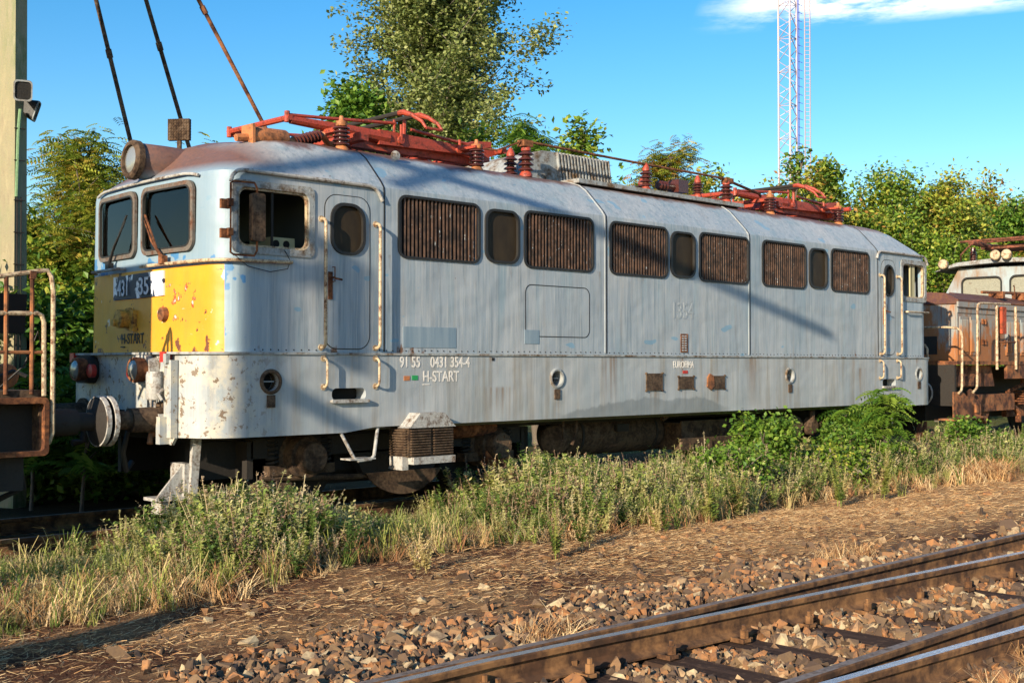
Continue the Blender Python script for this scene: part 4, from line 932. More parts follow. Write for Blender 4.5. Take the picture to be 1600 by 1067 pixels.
m = MB(); L0 = C0 + Vector((2.6, -1.2, 0)); L1 = L0 + Vector((.55, -.55, 0))
g = G('blue_cable'); M['bluec'] = g.done((.12, .16, .5), .5)
for p in (L0, L1): m.tube([p, p + Vector((0, 0, H))], .09, 4)
for i in range(120): m.tube([L0 + Vector((0, 0, i * H / 120)), L1 + Vector((0, 0, i * H / 120))], .05, 4, False)
m.build('tower_ladder', 'galv', tw)
m = MB()
for k in (0, .35): m.tube([L0 + Vector((-.8 - k, .5, 0)), L0 + Vector((-.8 - k, .5, H))], .07, 4)
for i in range(60): m.tube([L0 + Vector((-.3, .2, i * H / 60)), L0 + Vector((-1.2, .5, i * H / 60 + .2))], .05, 4, False)
m.build('tower_cables', 'bluec', tw)

# ------------------------------------------------------------------ ground
def gh(x, y):
    """ground height"""
    z = np.full_like(x, -.22)
    z += .022 * np.exp(-((y + 6.1) / 1.4) ** 2) - .03 * np.exp(-((y + 3.2) / 1.0) ** 2)
    z += .035 * np.sin(x * .9 + y * 1.3) * np.sin(x * .37 - y * .8) + .015 * np.sin(x * 3.1 + 1) * np.sin(y * 4.3)
    z = np.where(y < -7.6, z + .02, z)
    return z
xs = np.concatenate([[-600, -200, -80, -40], np.arange(-24, 30, .15), np.arange(30, 80, 1.5), [100, 160, 300, 600, 900]])
ys = np.concatenate([[-300, -100, -50, -25], np.arange(-16, 4, .12), np.arange(4, 40, 1.0), [60, 100, 200, 400, 900]])
XX, YY = np.meshgrid(xs, ys, indexing='ij'); ZZ = gh(XX, YY)
far = (np.abs(XX) > 90) | (np.abs(YY) > 60); ZZ = np.where(far, -.25, ZZ)
me = bpy.data.meshes.new('ground'); nx, ny = XX.shape
idx = np.arange(nx * ny).reshape(nx, ny)
F = np.stack([idx[:-1, :-1], idx[1:, :-1], idx[1:, 1:], idx[:-1, 1:]], -1).reshape(-1, 4)
me.from_pydata(np.stack([XX, YY, ZZ], -1).reshape(-1, 3).tolist(), [], F.tolist())
g = G('soil'); x, y, z = g.xyz(); n1 = g.noise(1.1, detail=5, rough=.6); n2_ = g.noise(16, detail=8, rough=.75); n3 = g.noise(60, detail=4, rough=.7); n4 = g.noise(34, (1, 1, 1), 6, .8, (4, 4, 4))
c = g.mix(n2_.step(.35, .65), (.06, .026, .017), (.17, .078, .045)); c = g.mix(n4.step(.56, .64), c, (.42, .30, .18))
c = g.mix(((n1 + x.step(-5, 4) * .3).step(.45, .7) * .7) * y.step(-4.4, -3.6), c, (.54, .33, .16)); c = g.mix(n2_.step(.62, .5) * .0, c, (.05, .02, .01))
gm = g.noise(.5, detail=4); c = g.mix(y.step(-4.1, -4.6) * y.gt(-7.6) * .85, c, (.035, .02, .013)); c = g.mix(y.gt(-1.6) * .8, c, (.03, .028, .014)); c = g.mix(y.gt(5.5) * gm.step(.3, .6), c, (.10, .12, .03))  # among the ballast, near-black soil paints the shade in the gaps
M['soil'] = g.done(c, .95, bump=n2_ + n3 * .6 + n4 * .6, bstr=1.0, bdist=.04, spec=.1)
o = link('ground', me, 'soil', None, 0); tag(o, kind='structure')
for pl_ in me.polygons: pl_.use_smooth = True

# ------------------------------------------------------------------ rails and sleepers
def rail(name, path, label, topmat, group=None, x0=0):
    prof = [(-.07, -.160), (.07, -.160), (.07, -.148), (.018, -.128), (.010, -.11), (.010, -.045), (.034, -.036), (.036, -.008), (.028, 0), (-.028, 0), (-.036, -.008), (-.034, -.036), (-.010, -.045), (-.010, -.11), (-.018, -.128), (-.07, -.148)]
    n = len(prof); v, f = [], []
    for (x, y) in path:
        for (a, b) in prof: v.append((x, y + a, b))
    for i in range(len(path) - 1):
        for j in range(n): f.append((i * n + j, i * n + (j + 1) % n, (i + 1) * n + (j + 1) % n, (i + 1) * n + j))
    f += [tuple(range(n)), tuple((len(path) - 1) * n + j for j in range(n))]
    me = bpy.data.meshes.new(name); me.from_pydata(v, [], f); me.materials.append(M['railrust']); me.materials.append(M[topmat])
    for i, p in enumerate(me.polygons):
        if i < (len(path) - 1) * n and i % n in (8,): p.material_index = 1
        
    bm = bmesh.new(); bm.from_mesh(me); bmesh.ops.recalc_face_normals(bm, faces=bm.faces); bm.to_mesh(me); bm.free()
    o = link(name, me, None, None, 0); tag(o, label, 'rail', group); return o
def div(x): return max(.085, .07 * (x + 9.6)) if x < -8.2 else .07 * (x + 9.6) + .0004 * (x + 8) ** 2
xr = [-30] + [-14 + i * .5 for i in range(110)]
for y0, nm, n0 in ((-5.31, 'far', 'far'), (-6.74, 'near', 'near')):
    rail('rail', [(-30, y0), (90, y0)], f'dull brown straight rail, the {nm} one of the front track, outer of its pair', 'railtopold', 'rails of the front turnout')
    rail('rail', [(x, y0 - div(x)) for x in xr], f'rail with shiny blue-grey top curving away inside the {nm} straight rail', 'steel', 'rails of the front turnout')
for y0, nm in ((.78, 'near'), (2.22, 'far')):
    rail('rail', [(-40, y0), (90, y0)], f'rusty {nm} rail under the grey locomotive, half hidden by weeds', 'railtopold', 'rails under the locomotives')
g = G('sleeper_wood'); n1 = g.noise(3, (9, .6, 9), 6, .7); n2_ = g.noise(40, detail=4)
M['wood'] = g.done(g.mix(g.noise(24, detail=6).step(.55, .7) * .6, g.mix(n1.step(.35, .7), (.03, .018, .013), (.085, .05, .035)), (.17, .10, .06)), .9, spec=.1, bump=n1 + n2_ * .3, bstr=.6, bdist=.012)
def make_sleeper(y0, y1, label, group, clips):
    r_ = thing('railway_sleeper', (0, (y0 + y1) / 2, -.3), label, 'sleeper', group)
    MB().box(-.13, .13, y0, y1, -.33, -.178).build('timber', 'wood', r_, 0)
    for y in clips:
        m = MB().box(-.10, .10, y - .13, y + .13, -.177, -.162)
        for s_ in (-1, 1):
            m.box(-.035, .035, y + s_ * .115 - .025, y + s_ * .115 + .025, -.17, -.125).box(-.03, .03, y + s_ * .06, y + s_ * .12 + s_ * .002, -.15, -.128)
            m.lathe((0, y + s_ * .115, -.13), (0, 0, 1), [(0, .03), (.03, .03), (.03, .016), (.065, .016)], 6)
        m.build('rail_clip', 'railrust', r_, 0)
    return r_
s0 = make_sleeper(-7.75, -4.75, 'dark creosoted wooden sleeper lying under the front turnout rails', 'sleepers of the front track', (-5.31, -6.74))
k = 0
for i in range(-4, 46):
    x = -9.2 + i * .66
    if i < 0: continue
    c = s0 if k == 0 else copy_tree(s0)
    c.location = (x, s0.location.y + .0, s0.location.z); c.rotation_euler = (0, 0, R(random.uniform(-1.2, 1.2))); k += 1
for i in range(24):
    if i == 0: t0 = make_sleeper(.25, 2.75, 'dark wooden sleeper under the rusty rails below the locomotives', 'sleepers under the locomotives', ()); c = t0
    else: c = copy_tree(t0)
    c.location = (-9 + i * 1.3, t0.location.y, t0.location.z - .01)
# extra bolts of the running rail: screw heads on the blades' chairs
m = MB()
for i in range(0, 40):
    x = -9.2 + i * .66; yb = -5.31 - div(x) - .13
    m.lathe((x, yb, -.165), (0, 0, 1), [(0, .045), (.02, .045), (.02, .028), (.07, .028), (.07, .016), (.10, .016)], 6).box(x - .05, x + .05, yb - .03, yb + .07, -.172, -.145)
o = m.build('chair_bolts', 'railrust', None, 0); o.name = 'chair_bolt_row'; tag(o, 'row of rusty chair bolts beside the shiny far rail of the front track', 'bolts', kind='stuff')

# ------------------------------------------------------------------ ballast stones
def stones(n):
    """angular broken stone: hulls of nine random points on an ellipsoid"""
    vs, fs = [], []
    while len(vs) < 40:
        p = RNG.normal(size=(9, 3)); p /= np.linalg.norm(p, axis=1)[:, None]
        bm = bmesh.new(); [bm.verts.new(q) for q in p]; bmesh.ops.convex_hull(bm, input=bm.verts); bm.verts.index_update()
        f = [tuple(v.index for v in q.verts) for q in bm.faces]; ok = len(f) == 14 and all(len(q) == 3 for q in f); v = np.array([q.co[:] for q in bm.verts]); bm.free()
        if ok and len(v) == 9: vs.append(v * RNG.uniform(.55, 1.7, 3)); fs.append(f)
    ch = RNG.integers(0, 40, n); return np.array(vs)[ch], np.array(fs)[ch]
def dens_pts(n, x0, x1, y0, y1, fn):
    x = RNG.uniform(x0, x1, n * 3); y = RNG.uniform(y0, y1, n * 3); k = RNG.random(n * 3) < fn(x, y); return x[k][:n], y[k][:n]
def dball(x, y):
    edge = -3.62 + .25 * np.sin(x * 1.3) + .15 * np.sin(x * 3.1 + 1) - .13 * np.clip(x + 6, 0, 6) - .1 * (x > 4)
    d = np.clip((edge - y) / .9, 0, 1); d = np.maximum(d, .012 * (y < -2.2)); d = np.where(y < -7.6, .35, d)
    on = (np.abs(((x + 9.2 + .33) % .66) - .33) < .19) & (y < -4.7) & (y > -7.8); return np.where(on, .045, d)
g = G('ballast_stone'); rn = g.attr('rnd'); n1 = g.noise(18, detail=5, rough=.6)
c = g.mix(rn.step(.25, .5), (.075, .045, .025), (.21, .13, .062)); c = g.mix(rn.step(.50, .70), c, (.33, .14, .045)); c = g.mix(rn.step(.82, .92), c, (.46, .35, .20)); c = g.mix(n1.step(.4, .65) * .7, c, (.10, .06, .04))
M['stone'] = g.done(c, .85, bump=n1, bstr=.4, bdist=.01)
for (n, x0, x1, y0, y1, s0_, s1_) in ((34000, -9.5, -1, -7.9, -2.2, .014, .044), (22000, -1, 16, -7.5, -2.6, .018, .048)):
    x, y = dens_pts(n, x0, x1, y0, y1, dball); k = len(x); tv, tf = stones(k); s_ = RNG.uniform(s0_, s1_, k) * (1 + .5 * (RNG.random(k) < .06))
    z = gh(x, y) + s_ * .2 + RNG.random(k) * .03 * (dball(x, y) > .3)
    o = scatter('ballast', tv, tf, np.stack([x, y, z], -1), randrot(k), s_, 'stone'); tag(o, 'brown and rust coloured track ballast stones around the front rails', 'ballast', kind='stuff')

# ------------------------------------------------------------------ vegetation templates
def leafmat(name, cols, trans=.25, rough=.5):
    g = G(name); rn = g.attr('rnd'); c = cols[0]
    for i in range(1, len(cols)): c = g.mix(rn.step(i / len(cols) - .06, i / len(cols) + .06), c, cols[i])
    g.done(c, rough, spec=.35)
    t = g.nt.nodes.new('ShaderNodeBsdfTranslucent'); mxs = g.nt.nodes.new('ShaderNodeMixShader'); mxs.inputs[0].default_value = trans
    g.nt.links.new(c.s, t.inputs[0]); g.nt.links.new(g.b.outputs[0], mxs.inputs[1]); g.nt.links.new(t.outputs[0], mxs.inputs[2]); g.nt.links.new(mxs.outputs[0], g.out.inputs[0]); return g.m
M['lf_poplar'] = leafmat('poplar_leaves', [(.09, .13, .035), (.16, .20, .05), (.26, .30, .09), (.38, .40, .16)])
M['lf_walnut'] = leafmat('walnut_leaves', [(.08, .14, .018), (.20, .28, .035), (.36, .38, .05), (.46, .34, .06)])
M['lf_green'] = leafmat('bright_green_leaves', [(.055, .12, .015), (.12, .215, .022), (.21, .30, .035), (.36, .37, .05)])
M['lf_dark'] = leafmat('deep_green_leaves', [(.045, .12, .014), (.10, .20, .022), (.18, .28, .035)])
M['lf_yellow'] = leafmat('yellowing_leaves', [(.10, .16, .02), (.22, .26, .035), (.40, .34, .05), (.38, .19, .04)])
M['lf_ail'] = leafmat('fresh_green_fronds', [(.055, .13, .016), (.12, .22, .025), (.22, .31, .045)], .3)
M['weed'] = leafmat('weed_leaves', [(.08, .14, .025), (.18, .25, .05), (.34, .38, .09), (.52, .48, .20)], .2, .7)
M['weedflower'] = leafmat('pale_seed_heads', [(.46, .42, .18), (.60, .50, .30), (.40, .25, .16)], .2, .8)
M['grassgreen'] = leafmat('green_grass', [(.12, .17, .03), (.30, .31, .07), (.52, .42, .18)], .2, .7)
M['straw'] = leafmat('straw', [(.44, .24, .10), (.64, .40, .18), (.80, .58, .31), (.34, .16, .07)], .15, .8)
M['bark'] = paint('bark', (.14, .11, .08), .3, .9, (.07, .05, .035)); M['barkpale'] = paint('pale_bark', (.26, .22, .16), .3, .8, (.16, .12, .08))
LEAF = np.array([(-.5, 0, 0), (0, -.32, .06), (.5, 0, -.04), (0, .32, .06)]); LF = [(0, 1, 2, 3)]
LONG = np.array([(-.05, 0, 0), (.35, -.15, .05), (1, 0, -.12), (.35, .15, .05)])
def frond(n=7, w=.30, ln=1.0, droop=.35, lw=.11):
    """a pinnate leaf: quads only"""
    v, f = [], []
    def q(a, b, c, d): o = len(v); v.extend([a, b, c, d]); f.append((o, o + 1, o + 2, o + 3))
    for i in range(n):
        t = (i + 1) / (n + .5); x = ln * t; z = -droop * t * t
        for s_ in (-1, 1):
            a = math.sin(math.pi * (t * .8 + .15)); L_ = w * (.55 + .45 * a)
            q((x, 0, z), (x + L_ * .20 + lw * .5, s_ * L_ * .45, z + .02), (x + L_ * .42, s_ * L_, z - .07), (x + L_ * .20 - lw * .5, s_ * L_ * .5, z))
    q((0, -.006, 0), (0, .006, 0), (ln, .004, -droop), (ln, -.004, -droop)); return np.array(v), f

def tree(name, base, h, label, cat, leaf, bark, crown=(.2, 1), limbs=16, reach=2, up=45, sub=5, twig=4, per=10, lsize=.14, seed=1, group=None, stems=1, tmpl=None, prof=None, droop=0, tsp=.35, tr=.10):
    rg = np.random.default_rng(seed); t_ = thing(name, base, label, cat, group); wood = MB(); tips = []
    bx, by, bz = base
    for s_ in range(stems):
        sp = Vector((rg.normal() * .25, rg.normal() * .25, 0)) * (0 if stems == 1 else 1); lean = Vector((rg.normal() * .06, rg.normal() * .06, 0)) * (1 if stems == 1 else 1.7)
        hh = h * (1 if s_ == 0 else rg.uniform(.7, .98)); P = []
        for i in range(7):
            u = i / 6; P.append(Vector((bx, by, bz)) + sp + lean * hh * u + Vector((rg.normal() * .03 * h * u * .5, rg.normal() * .03 * h * u * .5, hh * u * .96)))
        wood.tube(P, [tr * (1 - .85 * i / 6) * h / 6 for i in range(7)], 7)
        for l in range(limbs):
            u = crown[0] + (crown[1] - crown[0]) * (l + rg.random()) / limbs; k = min(int(u * 6), 5); p0 = P[k].lerp(P[k + 1], min(u * 6 - k, 1))
            az = rg.random() * 6.283; el = R(up + rg.normal() * 12 + 20 * u); pr = prof(u) if prof else (1 - .55 * abs(2 * (u - crown[0]) / (crown[1] - crown[0]) - .9)); L_ = reach * pr * rg.uniform(.7, 1.15)
            d = Vector((math.cos(az) * math.cos(el), math.sin(az) * math.cos(el), math.sin(el))); Q = [p0]
            for i in range(3): d = (d + Vector(rg.normal(size=3) * .14) + Vector((0, 0, .05))).normalized(); Q.append(Q[-1] + d * L_ / 3)
            wood.tube(Q, [.022 * L_ ** .6 + .01, .018 * L_ ** .6 + .008, .012, .006], 5, False)
            for sb in range(sub):
                v_ = .25 + .75 * (sb + rg.random()) / sub; k2 = min(int(v_ * 3), 2); q0 = Q[k2].lerp(Q[k2 + 1], v_ * 3 - k2)
                d2 = (d + Vector(rg.normal(size=3) * .75)).normalized(); L2 = L_ * .38 * rg.uniform(.6, 1.2); q1 = q0 + d2 * L2; wood.tube([q0, q0.lerp(q1, .5) + Vector((0, 0, .04 * L2)), q1], [.012, .008, .004], 4, False)
                for tw_ in range(twig): tips.append(q0.lerp(q1, (tw_ + 1) / twig))
            tips.append(Q[-1])
        tips.append(P[-1])
    tips = np.array([p[:] for p in tips]); n = len(tips) * per; pos = np.repeat(tips, per, 0) + rg.normal(size=(n, 3)) * tsp * np.array([1, 1, .8])
    if tmpl is None: tv, tf = LEAF, LF; rot = rotz(rg.random(n) * 6.283, rg.normal(size=n) * .7 + .5, rg.random(n) * 6.283)
    else: tv, tf = tmpl; rot = rotz(rg.random(n) * 6.283, rg.normal(size=n) * .35, np.zeros(n))
    clump = np.repeat(rg.random(len(tips)), per); rn = np.clip(.65 * clump + .45 * rg.random(n) - .05, 0, 1)
    scatter('crown', tv, tf, pos, rot, lsize * rg.uniform(.6, 1.25, n), leaf, t_, rn)
    wood.build('trunk', bark, t_, 60); return t_
FR = frond(5, .30, 1.0, .3, .13); FR2 = frond(8, .28, 1.0, .45, .085)
FR3 = (FR2[0] + np.stack([0 * FR2[0][:, 0], 0 * FR2[0][:, 0], .55 * FR2[0][:, 0] - .25 * FR2[0][:, 0] ** 2], -1), FR2[1])
tree('poplar_tree', (13.7, 22, -.2), 19, 'tall poplar with pale branches and small glittering leaves behind the roof', 'tree', 'lf_poplar', 'barkpale', (.24, 1), 104, 4.2, 56, 11, 6, 21, .165, 3, tsp=.20, prof=lambda u: (.75 + .45 * math.sin(u * 40) ** 2) * (1.15 - .5 * max(0, u - .6) - .5 * max(0, .40 - u)), tr=.055)
tree('shrubby_tree', (8.7, 20, -.2), 10.3, 'dense darker green tree at the lower left of the tall poplar', 'tree', 'lf_dark', 'bark', (.2, 1), 30, 1.9, 35, 6, 4, 20, .22, 4, tsp=.34)
LG = 'bushy trees left of the cab'
tree('walnut_tree', (-4.9, 7.4, -.2), 4.8, 'thin topped olive brown tree with sparse high sprigs, left of the cab', 'tree', 'lf_walnut', 'bark', (.08, 1), 30, 1.5, 40, 6, 4, 6, .24, 5, LG, 2, FR, tsp=.16)
tree('walnut_tree', (-3.0, 7.4, -.2), 4.7, 'olive leaved tree directly behind the round headlamp and roof grid box', 'tree', 'lf_walnut', 'bark', (.08, 1), 36, 1.6, 40, 6, 4, 6, .25, 106, LG, 2, FR, tsp=.18)
tree('leafy_shrub', (-4.9, 8.4, -.2), 3.6, 'low deep green shrub right beside the concrete mast', 'shrub', 'lf_green', 'bark', (.05, 1), 28, 1.5, 30, 7, 4, 15, .115, 8, LG, 2, tsp=.2)
tree('leafy_shrub', (-4.9, 6.6, -.2), 2.9, 'deep green shrub under the sparse walnut, beside the left windscreen', 'shrub', 'lf_green', 'bark', (.05, 1), 30, 1.4, 30, 7, 4, 15, .115, 9, LG, 2, tsp=.2)
tree('walnut_tree', (-2.5, 7.8, -.2), 5.2, 'olive green tree with its top just showing over the cab roof', 'tree', 'lf_walnut', 'bark', (.08, 1), 26, 1.5, 40, 6, 4, 5, .27, 16, LG, 1, FR, tsp=.18)
tree('leafy_shrub', (-2.9, 8.6, -.2), 3.4, 'green shrub half hidden behind the yellow nose', 'shrub', 'lf_green', 'bark', (.05, 1), 24, 1.5, 30, 7, 4, 15, .115, 10, LG, 2, tsp=.2)
tree('leafy_shrub', (-3.6, 9.8, -.2), 4.2, 'dark green shrub filling the gap behind the olive walnut trees', 'shrub', 'lf_dark', 'bark', (.05, 1), 24, 1.6, 30, 7, 4, 15, .115, 11, LG, 2, tsp=.2)
tree('tree_of_heaven', (-7.0, 4.1, -.2), 1.6, 'small bright fronded sapling between the rusty handrails and the buffers', 'sapling', 'lf_ail', 'bark', (.2, 1), 8, .5, 30, 2, 2, 2, .5, 12, None, 2, FR3, tsp=.05)
tree('leafy_shrub', (-5.6, 5.6, -.2), 2.3, 'dark low shrub behind the coupled buffers', 'shrub', 'lf_dark', 'bark', (.03, 1), 26, 1.3, 20, 6, 4, 10, .14, 13, LG, 3, tsp=.2)  # dark leaves stand in for foliage lying in shade
tree('leafy_shrub', (-6.6, 6.3, -.2), 2.4, 'dark low shrub behind the rusty handrails, below the mast', 'shrub', 'lf_dark', 'bark', (.03, 1), 26, 1.4, 20, 6, 4, 10, .14, 14, LG, 3, tsp=.2)  # leaves kept dark to give the shade behind the handrails
MG = 'trees showing above the roof'
tree('walnut_tree', (7.5, 8, -.2), 7.2, 'small tree with long drooping sprigs, right of the tall poplar', 'tree', 'lf_dark', 'bark', (.4, 1), 18, 1.4, 30, 5, 4, 6, .38, 21, MG, 2, FR2, tsp=.16)
tree('walnut_tree', (9.9, 8.2, -.2), 6.7, 'yellow green treetop above the ribbed roof shroud insulators', 'tree', 'lf_yellow', 'bark', (.4, 1), 18, 1.5, 40, 5, 4, 10, .24, 22, MG, 1, FR, tsp=.16)
tree('shrubby_tree', (13.4, 8.4, -.2), 7.2, 'thin sprig topped shrub above the middle of the roof', 'tree', 'lf_green', 'bark', (.4, 1), 14, 1.1, 50, 4, 3, 5, .16, 23, MG, 2, tsp=.14)
tree('shrubby_tree', (4.4, 8.8, -.2), 6.3, 'green treetop behind the front pantograph joint', 'tree', 'lf_green', 'bark', (.4, 1), 16, 1.5, 45, 5, 4, 8, .16, 24, MG, 2, tsp=.2)
tree('shrubby_tree', (5.7, 8.6, -.2), 6.6, 'green tree poking over the dark roof insulators beside the ribbed shroud', 'tree', 'lf_green', 'bark', (.4, 1), 16, 1.4, 45, 5, 4, 9, .15, 25, MG, 2, tsp=.2)
tree('shrubby_tree', (11.6, 8.6, -.2), 6.5, 'low green treetop over the roof busbar, left of the lattice tower', 'tree', 'lf_walnut', 'bark', (.4, 1), 16, 1.3, 45, 5, 4, 9, .15, 26, MG, 2, tsp=.2)
tree('shrubby_tree', (15.4, 9, -.2), 6.9, 'yellow green treetop at the foot of the lattice tower', 'tree', 'lf_yellow', 'bark', (.4, 1), 18, 1.7, 40, 5, 4, 10, .16, 27, MG, 2, tsp=.22)
RGp = 'trees behind the right half'
specs = [(18.4, 8.3, 7.6, 'lf_green', 'slender open tree with bare shoots just right of the lattice tower', 10, .20, 1.6), (19.6, 8.6, 5.9, 'lf_yellow', 'yellow orange shrubby tree behind the rear pantograph', 14, .19, 2.2), (23.0, 9.6, 7.5, 'lf_green', 'round green treetop with twin leafy shoots, middle of the right treeline', 18, .19, 2.6),
         (27.2, 10.4, 7.6, 'lf_walnut', 'brown tinged treetop, highest of the right treeline', 18, .20, 2.8), (22, 7.6, 5.0, 'lf_green', 'low bright bush right behind the far cab', 16, .17, 2.2), (31.6, 12, 7.6, 'lf_green', 'green tree above the gap between the two locomotives', 18, .22, 2.8),
         (27.5, 8.6, 5.0, 'lf_green', 'bright low bush left of the pale blue cab', 16, .18, 2.4), (37, 13, 7.4, 'lf_dark', 'dark green tree at the dip of the right treeline', 16, .25, 3.0), (43, 14, 9.2, 'lf_yellow', 'far tree with autumn tints near the right edge', 18, .27, 3.4), (47, 13, 8.0, 'lf_dark', 'dark rounded far tree above the rusty pantograph', 18, .28, 3.4), (52, 16, 9.8, 'lf_dark', 'farthest tree cut by the right edge', 18, .3, 3.6), (36, 10, 5.5, 'lf_yellow', 'low yellowish bush above the pale blue cab', 16, .22, 2.6), (18.5, 11.5, 6.3, 'lf_dark', 'dark tree behind the yellow orange one', 14, .2, 2.4)]
for i, (x, y, h, lm, lab, per, ls, rc) in enumerate(specs):
    op = i == 0
    tree('broadleaf_tree', (x, y, -.2), h, lab, 'tree', lm, 'bark', (.5 if op else .12, 1), 14 if op else 28, rc * (.7 if op else 1), 55 if op else 38, 6, 4, int(per * 1.35), ls * .78, 40 + i, RGp, 2, tsp=.18 if op else .3)

# ------------------------------------------------------------------ weeds, grass, straw
def stalk(n, h, spread, lw, seed, heads=False):
    rg = np.random.default_rng(seed); v, f = [], []
    def q(*a): o = len(v); v.extend(a); f.append((o, o + 1, o + 2, o + 3))
    br = 4
    for b in range(br):
        az = rg.random() * 6.283; lean = rg.uniform(.1, spread); P = [np.array([0, 0, 0.])]
        hh = h * rg.uniform(.65, 1)
        for i in range(1, 5): u = i / 4; P.append(np.array([math.cos(az) * lean * u ** 1.4, math.sin(az) * lean * u ** 1.4, hh * u]))
        for i in range(4):
            w = .004 * (1.3 - i / 4); d = np.array([-math.sin(az) * w, math.cos(az) * w, 0]); q(P[i] - d, P[i] + d, P[i + 1] + d * .7, P[i + 1] - d * .7)
        for k in range(n):
            u = rg.uniform(.15, 1); i = min(int(u * 4), 3); p = P[i] + (P[i + 1] - P[i]) * (u * 4 - i); a = rg.random() * 6.283; L_ = lw * rg.uniform(.6, 1.2) * (1.2 - .7 * u); e = rg.uniform(-.3, .8)
            d = np.array([math.cos(a) * math.cos(e), math.sin(a) * math.cos(e), math.sin(e)]) * L_; s_ = np.array([-math.sin(a), math.cos(a), .3]) * L_ * (.27 if not heads else .35); q(p, p + d * .5 + s_, p + d, p + d * .5 - s_)
    return np.array(v), f
def tuft(n, h, spread, seed, w=.006, flat=.0):
    rg = np.random.default_rng(seed); v, f = [], []
    for k in range(n):
        az = rg.random() * 6.283; b = np.array([rg.normal() * .03, rg.normal() * .03, 0]); L_ = h * rg.uniform(.5, 1); sp = spread * rg.uniform(.2, 1); d = np.array([math.cos(az), math.sin(az), 0]); s_ = np.array([-d[1], d[0], 0]) * w
        P = [b, b + d * sp * .25 + np.array([0, 0, L_ * .55]), b + d * sp * .65 + np.array([0, 0, L_ * .9]), b + d * sp * 1.15 + np.array([0, 0, L_ * (.85 - flat)])]
        for i in range(3): o = len(v); a = 1 - i / 3; c_ = 1 - (i + 1) / 3 * .95; v.extend([P[i] - s_ * a, P[i] + s_ * a, P[i + 1] + s_ * c_, P[i + 1] - s_ * c_]); f.append((o, o + 1, o + 2, o + 3))
    return np.array(v), f
def veg(name, tmpls, x, y, sc, mat, label, cat, tilt=.12, zoff=0, kind='stuff'):
    n = len(x); ch = RNG.integers(0, len(tmpls), n); tf = tmpls[0][1]; tv = np.stack([t[0] for t in tmpls])[ch]
    o = scatter(name, tv, tf, np.stack([x, y, gh(x, y) + zoff], -1), rotz(RNG.random(n) * 6.283, RNG.normal(size=n) * tilt, RNG.random(n) * 6.283), sc, mat); tag(o, label, cat, kind=kind); return o
st_a = [stalk(34, .62, .30, .095, s_) for s_ in range(6)]; st_f = [stalk(34, .66, .30, .045, 20 + s_, True) for s_ in range(5)]
def fwe(x, y):      # weed belt beside the locomotive track
    front = -1.68 + .25 * np.sin(x * .8) + .18 * np.sin(x * 2.3 + 2) - .25 * np.clip((x + 7) / -3, 0, 1) + .02 * np.clip(x, 0, 30)
    d = np.clip((y - front) / .35, 0, 1) * (y < .35); return d * (.45 + .55 * (np.sin(x * 1.9 + y * 2) * np.sin(x * .7 + 1) > -.5))
def hsc(x, y):      # height of the belt along the track
    h = .86 - .48 * np.clip((x + 7.5) / -.9, 0, 1) - .50 * np.exp(-((x + 5.0) / 1.0) ** 2) + .12 * np.exp(-((x + 2.6) / 1.6) ** 2) + .02 * np.exp(-((x + 7) / .9) ** 2) - .15 * (x > 8)
    return h * np.clip(.35 + (y + 2.0) * .75, .3, 1) * (1 + .28 * np.sin(x * 3.1 + 2 * y) * np.sin(x * 1.37 + 3 * y + 1))
for (n, x0, x1) in ((2500, -12, -2), (1900, -2, 9), (2300, 9, 40)):
    x, y = dens_pts(n, x0, x1, -2.4, .35, fwe); veg('weeds', st_a, x, y, hsc(x, y) * RNG.uniform(.55, 1.15, len(x)), 'weed', 'belt of knee high green weeds in front of the locomotive', 'weeds')
    x, y = dens_pts(int(n * .8), x0, x1, -2.2, .3, fwe); veg('seeding_weeds', st_f, x, y, hsc(x, y) * RNG.uniform(.6, 1.2, len(x)), 'weedflower', 'pale seed heads mixed through the weed belt', 'weeds')
gt = [tuft(14, .34, .28, s_, .005) for s_ in range(5)]; dt = [tuft(14, .22, .34, 30 + s_, .0045, .5) for s_ in range(5)]
def fg(x, y):
    front = -1.85 + .25 * np.sin(x * 1.1 + 1) - .25 * np.clip((x + 7.5) / -2, 0, 1); d = np.clip((y - front) / .5, 0, 1) * (y < .5); return d * .8
for (n, x0, x1) in ((1500, -12, 2), (2600, 2, 40)):
    x, y = dens_pts(int(n * .4), x0, x1, -3.0, .5, fg); veg('grass', gt, x, y, RNG.uniform(.5, 1.3, len(x)), 'grassgreen', 'yellow green grass tufts along the weed belt', 'grass', .2)
    x, y = dens_pts(int(n * .7), x0, x1, -3.0, -.9, fg); veg('dry_grass', dt, x, y, RNG.uniform(.4, 1.3, len(x)), 'straw', 'bent dry grass at the foot of the weed belt', 'grass', .3)
# straw lying on the ground: thicker to the right
SB = np.array([(-.5, -.026, 0), (.5, -.014, .03), (.5, .014, .03), (-.5, .026, 0)])
def fs(x, y):
    e = -3.6 - .012 * x; d = np.exp(-((y + 2.5) / (.75 + .02 * np.clip(x + 8, 0, 25))) ** 2); r_ = np.clip((x + 8) / 5, .35, 1); return np.clip(d * r_ + .05 * (y > -4.2) + .02 + .4 * (y < -7.2) * (x > -7.5), 0, 1)
for (n, x0, x1, s1_) in ((120000, -11, 2, .085), (70000, 2, 30, .13)):
    x, y = dens_pts(n, x0, x1, -9.2, -1.0, fs); k = len(x); rot = rotz(RNG.random(k) * 6.283, RNG.normal(size=k) * .6, RNG.random(k) * .5)
    o = scatter('straw', SB, LF, np.stack([x, y, gh(x, y) + .012 + RNG.random(k) * .02], -1), rot, RNG.uniform(.3, 1.1, k) * s1_, 'straw'); tag(o, 'dry straw lying over the brown ground before the weeds', 'straw', kind='stuff')
